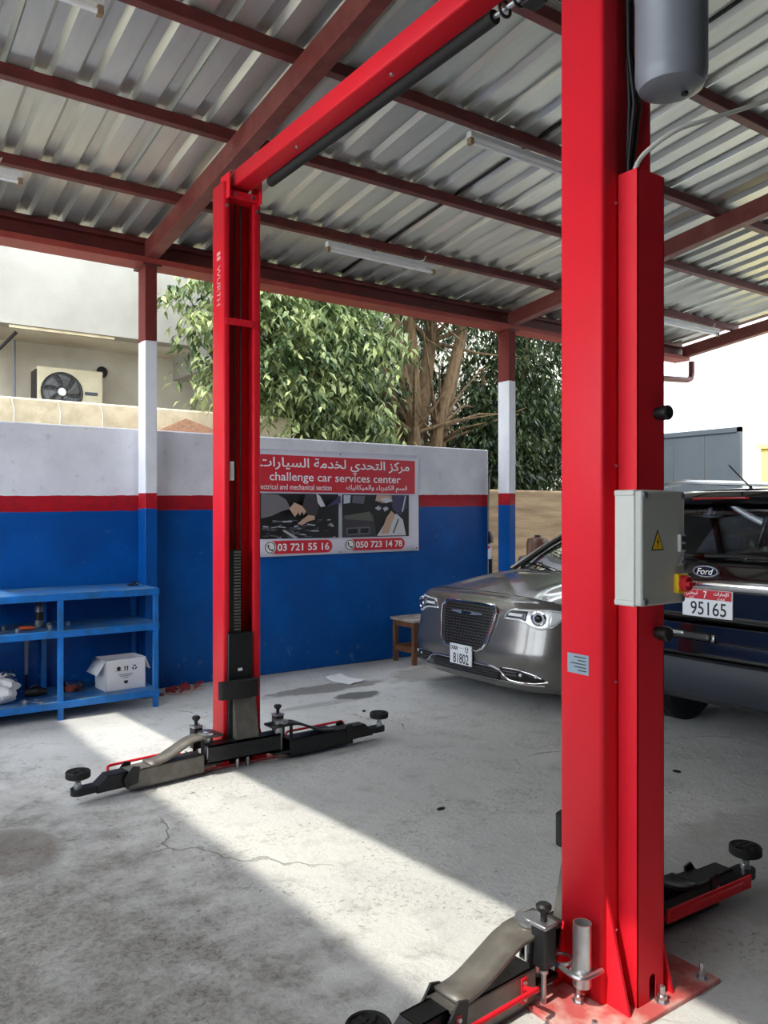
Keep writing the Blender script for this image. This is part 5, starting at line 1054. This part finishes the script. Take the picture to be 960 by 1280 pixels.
# hand saw blade hanging at the back, jar, plastic bags
sw = empty('flat_bar', (1.36, 7.02, 0.30)); tag(sw, 'thin pale metal bar leaning against the wall below middle board', 'bar')
MB().prism([(1.345, 0.27), (1.365, 0.27), (1.375, 0.62), (1.34, 0.62)], 'y', 7.03, 7.045).build('bar_blade', 'plain_grey', sw)
MB().box(1.335, 1.38, 7.025, 7.05, 0.62, 0.634).build('bar_grip', 'dark_tool', sw)
MB().box(1.345, 1.365, 7.03, 7.045, 0.145, 0.27).build('bar_foot', 'dark_tool', sw)
adopt(sw)
jr = empty('plastic_jar', (1.66, 6.78, 0.145)); tag(jr, 'clear plastic bowl of parts beside the cardboard box', 'jar')
MB().lathe([(0.06, 0), (0.075, 0.01), (0.08, 0.06), (0.07, 0.075), (0.072, 0.08)], (1.66, 6.78, 0.145), 24).build('bowl', 'clear_bag', jr)
MB().lathe([(0, 0.004), (0.062, 0.004), (0.066, 0.035), (0.03, 0.05), (0, 0.045)], (1.66, 6.78, 0.145), 14).build('contents', 'orange', jr)
adopt(jr)
def bag(c, r, seed, label, m):
    t = empty('plastic_bag', c); tag(t, label, 'bag'); rg = random.Random(seed); ph = [rg.uniform(0, 6.28) for _ in range(6)]
    def P(u, v):
        th = 2 * math.pi * u; p = math.pi * v
        k = 1 + 0.16 * math.sin(3 * th + ph[0] + 4 * p) + 0.12 * math.sin(5 * th + ph[1] - 3 * p) + 0.08 * math.sin(9 * th + ph[2] + 7 * p)
        return (c[0] + r[0] * k * math.sin(p) * math.cos(th), c[1] + r[1] * k * math.sin(p) * math.sin(th), c[2] + max(0.002, r[2] * (1 - math.cos(p)) * (0.9 + 0.1 * k)))
    MB().grid(P, 30, 18, 0, 1, 1, 0).build('bag_film', m, t, smooth=25)
    b = MB()
    for k in range(7):
        a = k * 0.9; b.add([(c[0] + 0.01 * math.cos(a), c[1] + 0.01 * math.sin(a), c[2] + 1.9 * r[2]), (c[0] + 0.06 * math.cos(a), c[1] + 0.05 * math.sin(a), c[2] + 2.35 * r[2]), (c[0] + 0.07 * math.cos(a + 0.6), c[1] + 0.05 * math.sin(a + 0.6), c[2] + 2.2 * r[2])], [(0, 1, 2)])
    b.build('bag_neck', m, t, solid=0.001)
    adopt(t)
bag((1.08, 6.62, 0.146), (0.13, 0.11, 0.10), 2, 'crumpled white plastic bag on the bottom board', 'carton')
bag((1.17, 6.88, 0.146), (0.10, 0.08, 0.09), 5, 'crumpled clear plastic bag on the bottom board, beside the white one', 'clear_bag')
tb = empty('tool_pouch', (1.36, 6.72, 0.146)); tag(tb, 'small dark tool pouch on the bottom board behind the spanners', 'pouch')
MB().tube([(1.28, 6.72, 0.185), (1.36, 6.71, 0.19), (1.44, 6.72, 0.18)], [0.028, 0.04, 0.025], 12).build('pouch_body', 'dark_tool', tb)
MB().tube([(1.32, 6.70, 0.225), (1.36, 6.70, 0.25), (1.40, 6.70, 0.223)], 0.006, 6).build('pouch_strap', 'black_plastic', tb)
adopt(tb)
# sandals
def sandal(x, y, a, label):
    t = empty('sandal', (x, y, 0)); tag(t, label, 'shoe', 'pair of red sandals'); M = Matrix.Translation((x, y, 0)) @ Matrix.Rotation(a, 4, 'Z')
    sp = [(0.125 * math.cos(q) , (0.045 + 0.008 * math.cos(q)) * math.sin(q)) for q in [2 * math.pi * k / 24 for k in range(24)]]
    MB().prism(sp, 'z', 0, 0.022).xf(M).build('sole', 'shoe_sole', t, bevel=0.004)
    MB().grid(lambda u, v: (0.02 + 0.085 * u - 0.02 * (v * 2 - 1) ** 2, 0.05 * math.cos(math.pi * v) * (1 - 0.25 * u), 0.018 + 0.055 * math.sin(math.pi * v) * (1 - 0.45 * u)), 6, 10).xf(M).build('upper', 'shoe_red', t, solid=0.005)
    MB().tube([(-0.03, 0.045, 0.02), (-0.09, 0.04, 0.06), (-0.115, 0, 0.065), (-0.09, -0.04, 0.06), (-0.03, -0.045, 0.02)], 0.008, 6).xf(M).build('heel_strap', 'shoe_red', t)
    adopt(t)
sandal(2.55, 6.82, 2.6, 'red sandal on the floor nearest the shelf upright'); sandal(2.70, 6.90, 2.9, 'red sandal on the floor further from the shelf')
# stool
stl = empty('wooden_stool', (5.22, 6.84, 0)); tag(stl, 'small wooden stool with dusty top between wall and silver car', 'stool')
x0, x1, y0, y1 = 5.03, 5.40, 6.64, 7.02
MB().box(x0 - 0.02, x1 + 0.02, y0 - 0.02, y1 + 0.02, 0.445, 0.475).build('seat', 'dusty_top', stl, bevel=0.004)
for x in (x0, x1 - 0.045):
    for y in (y0, y1 - 0.045): MB().box(x, x + 0.045, y, y + 0.045, 0, 0.445).build('leg', 'wood', stl, bevel=0.003)
for z in (0.385, 0.12):
    for x in (x0 + 0.008, x1 - 0.035): MB().box(x, x + 0.026, y0 + 0.045, y1 - 0.045, z, z + 0.055).build('stretcher', 'wood', stl)
    for y in (y0 + 0.008, y1 - 0.035): MB().box(x0 + 0.045, x1 - 0.045, y, y + 0.026, z, z + 0.055).build('stretcher', 'wood', stl)
adopt(stl)
# sheet of paper and grit
pp = MB().grid(lambda u, v: (4.05 + 0.21 * (u - 0.5) - 0.08 * (v - 0.5), 6.42 + 0.30 * (v - 0.5) + 0.06 * (u - 0.5), 0.004 + 0.03 * max(0, v - 0.6) ** 2 * 6 + 0.008 * abs(math.sin(5 * u))), 10, 10).build('paper_sheet', 'paper', solid=0.001)
tag(pp, 'white sheet of paper lying on the floor near the oil stain', 'paper')
ct = tag(MB().tube(fillet([(1.55, 1.58, 0.006), (1.65, 1.73, 0.006), (1.68, 1.66, 0.006), (1.78, 1.62, 0.006), (1.76, 1.555, 0.006)], 0.03, 4), 0.005, 6).build('rubber_strip', 'cable_black'), 'thin black strip curling on floor by the near base plate', 'strip')
rr = random.Random(8)
for k, (x, y, l) in enumerate(((2.72, 3.35, 'small dark stone chip on floor left of the near column'), (3.55, 5.35, 'dark stone chip on floor before the blue wall'), (4.3, 3.0, 'dark chip of grit on floor in front of the black car'), (3.25, 2.75, 'flat chip of grit on floor behind the near column'))):
    b = MB().lathe([(0, 0), (0.016, 0), (0.02, 0.006), (0.010, 0.014), (0, 0.015)], (0, 0, 0), 7).xf(Matrix.Translation((x, y, 0)) @ Matrix.Rotation(k, 4, 'Z') @ Matrix.Diagonal((1.5, 0.8, 0.8, 1)))
    tag(b.build('stone_chip', 'dark_tool', smooth=0), l, 'stone')
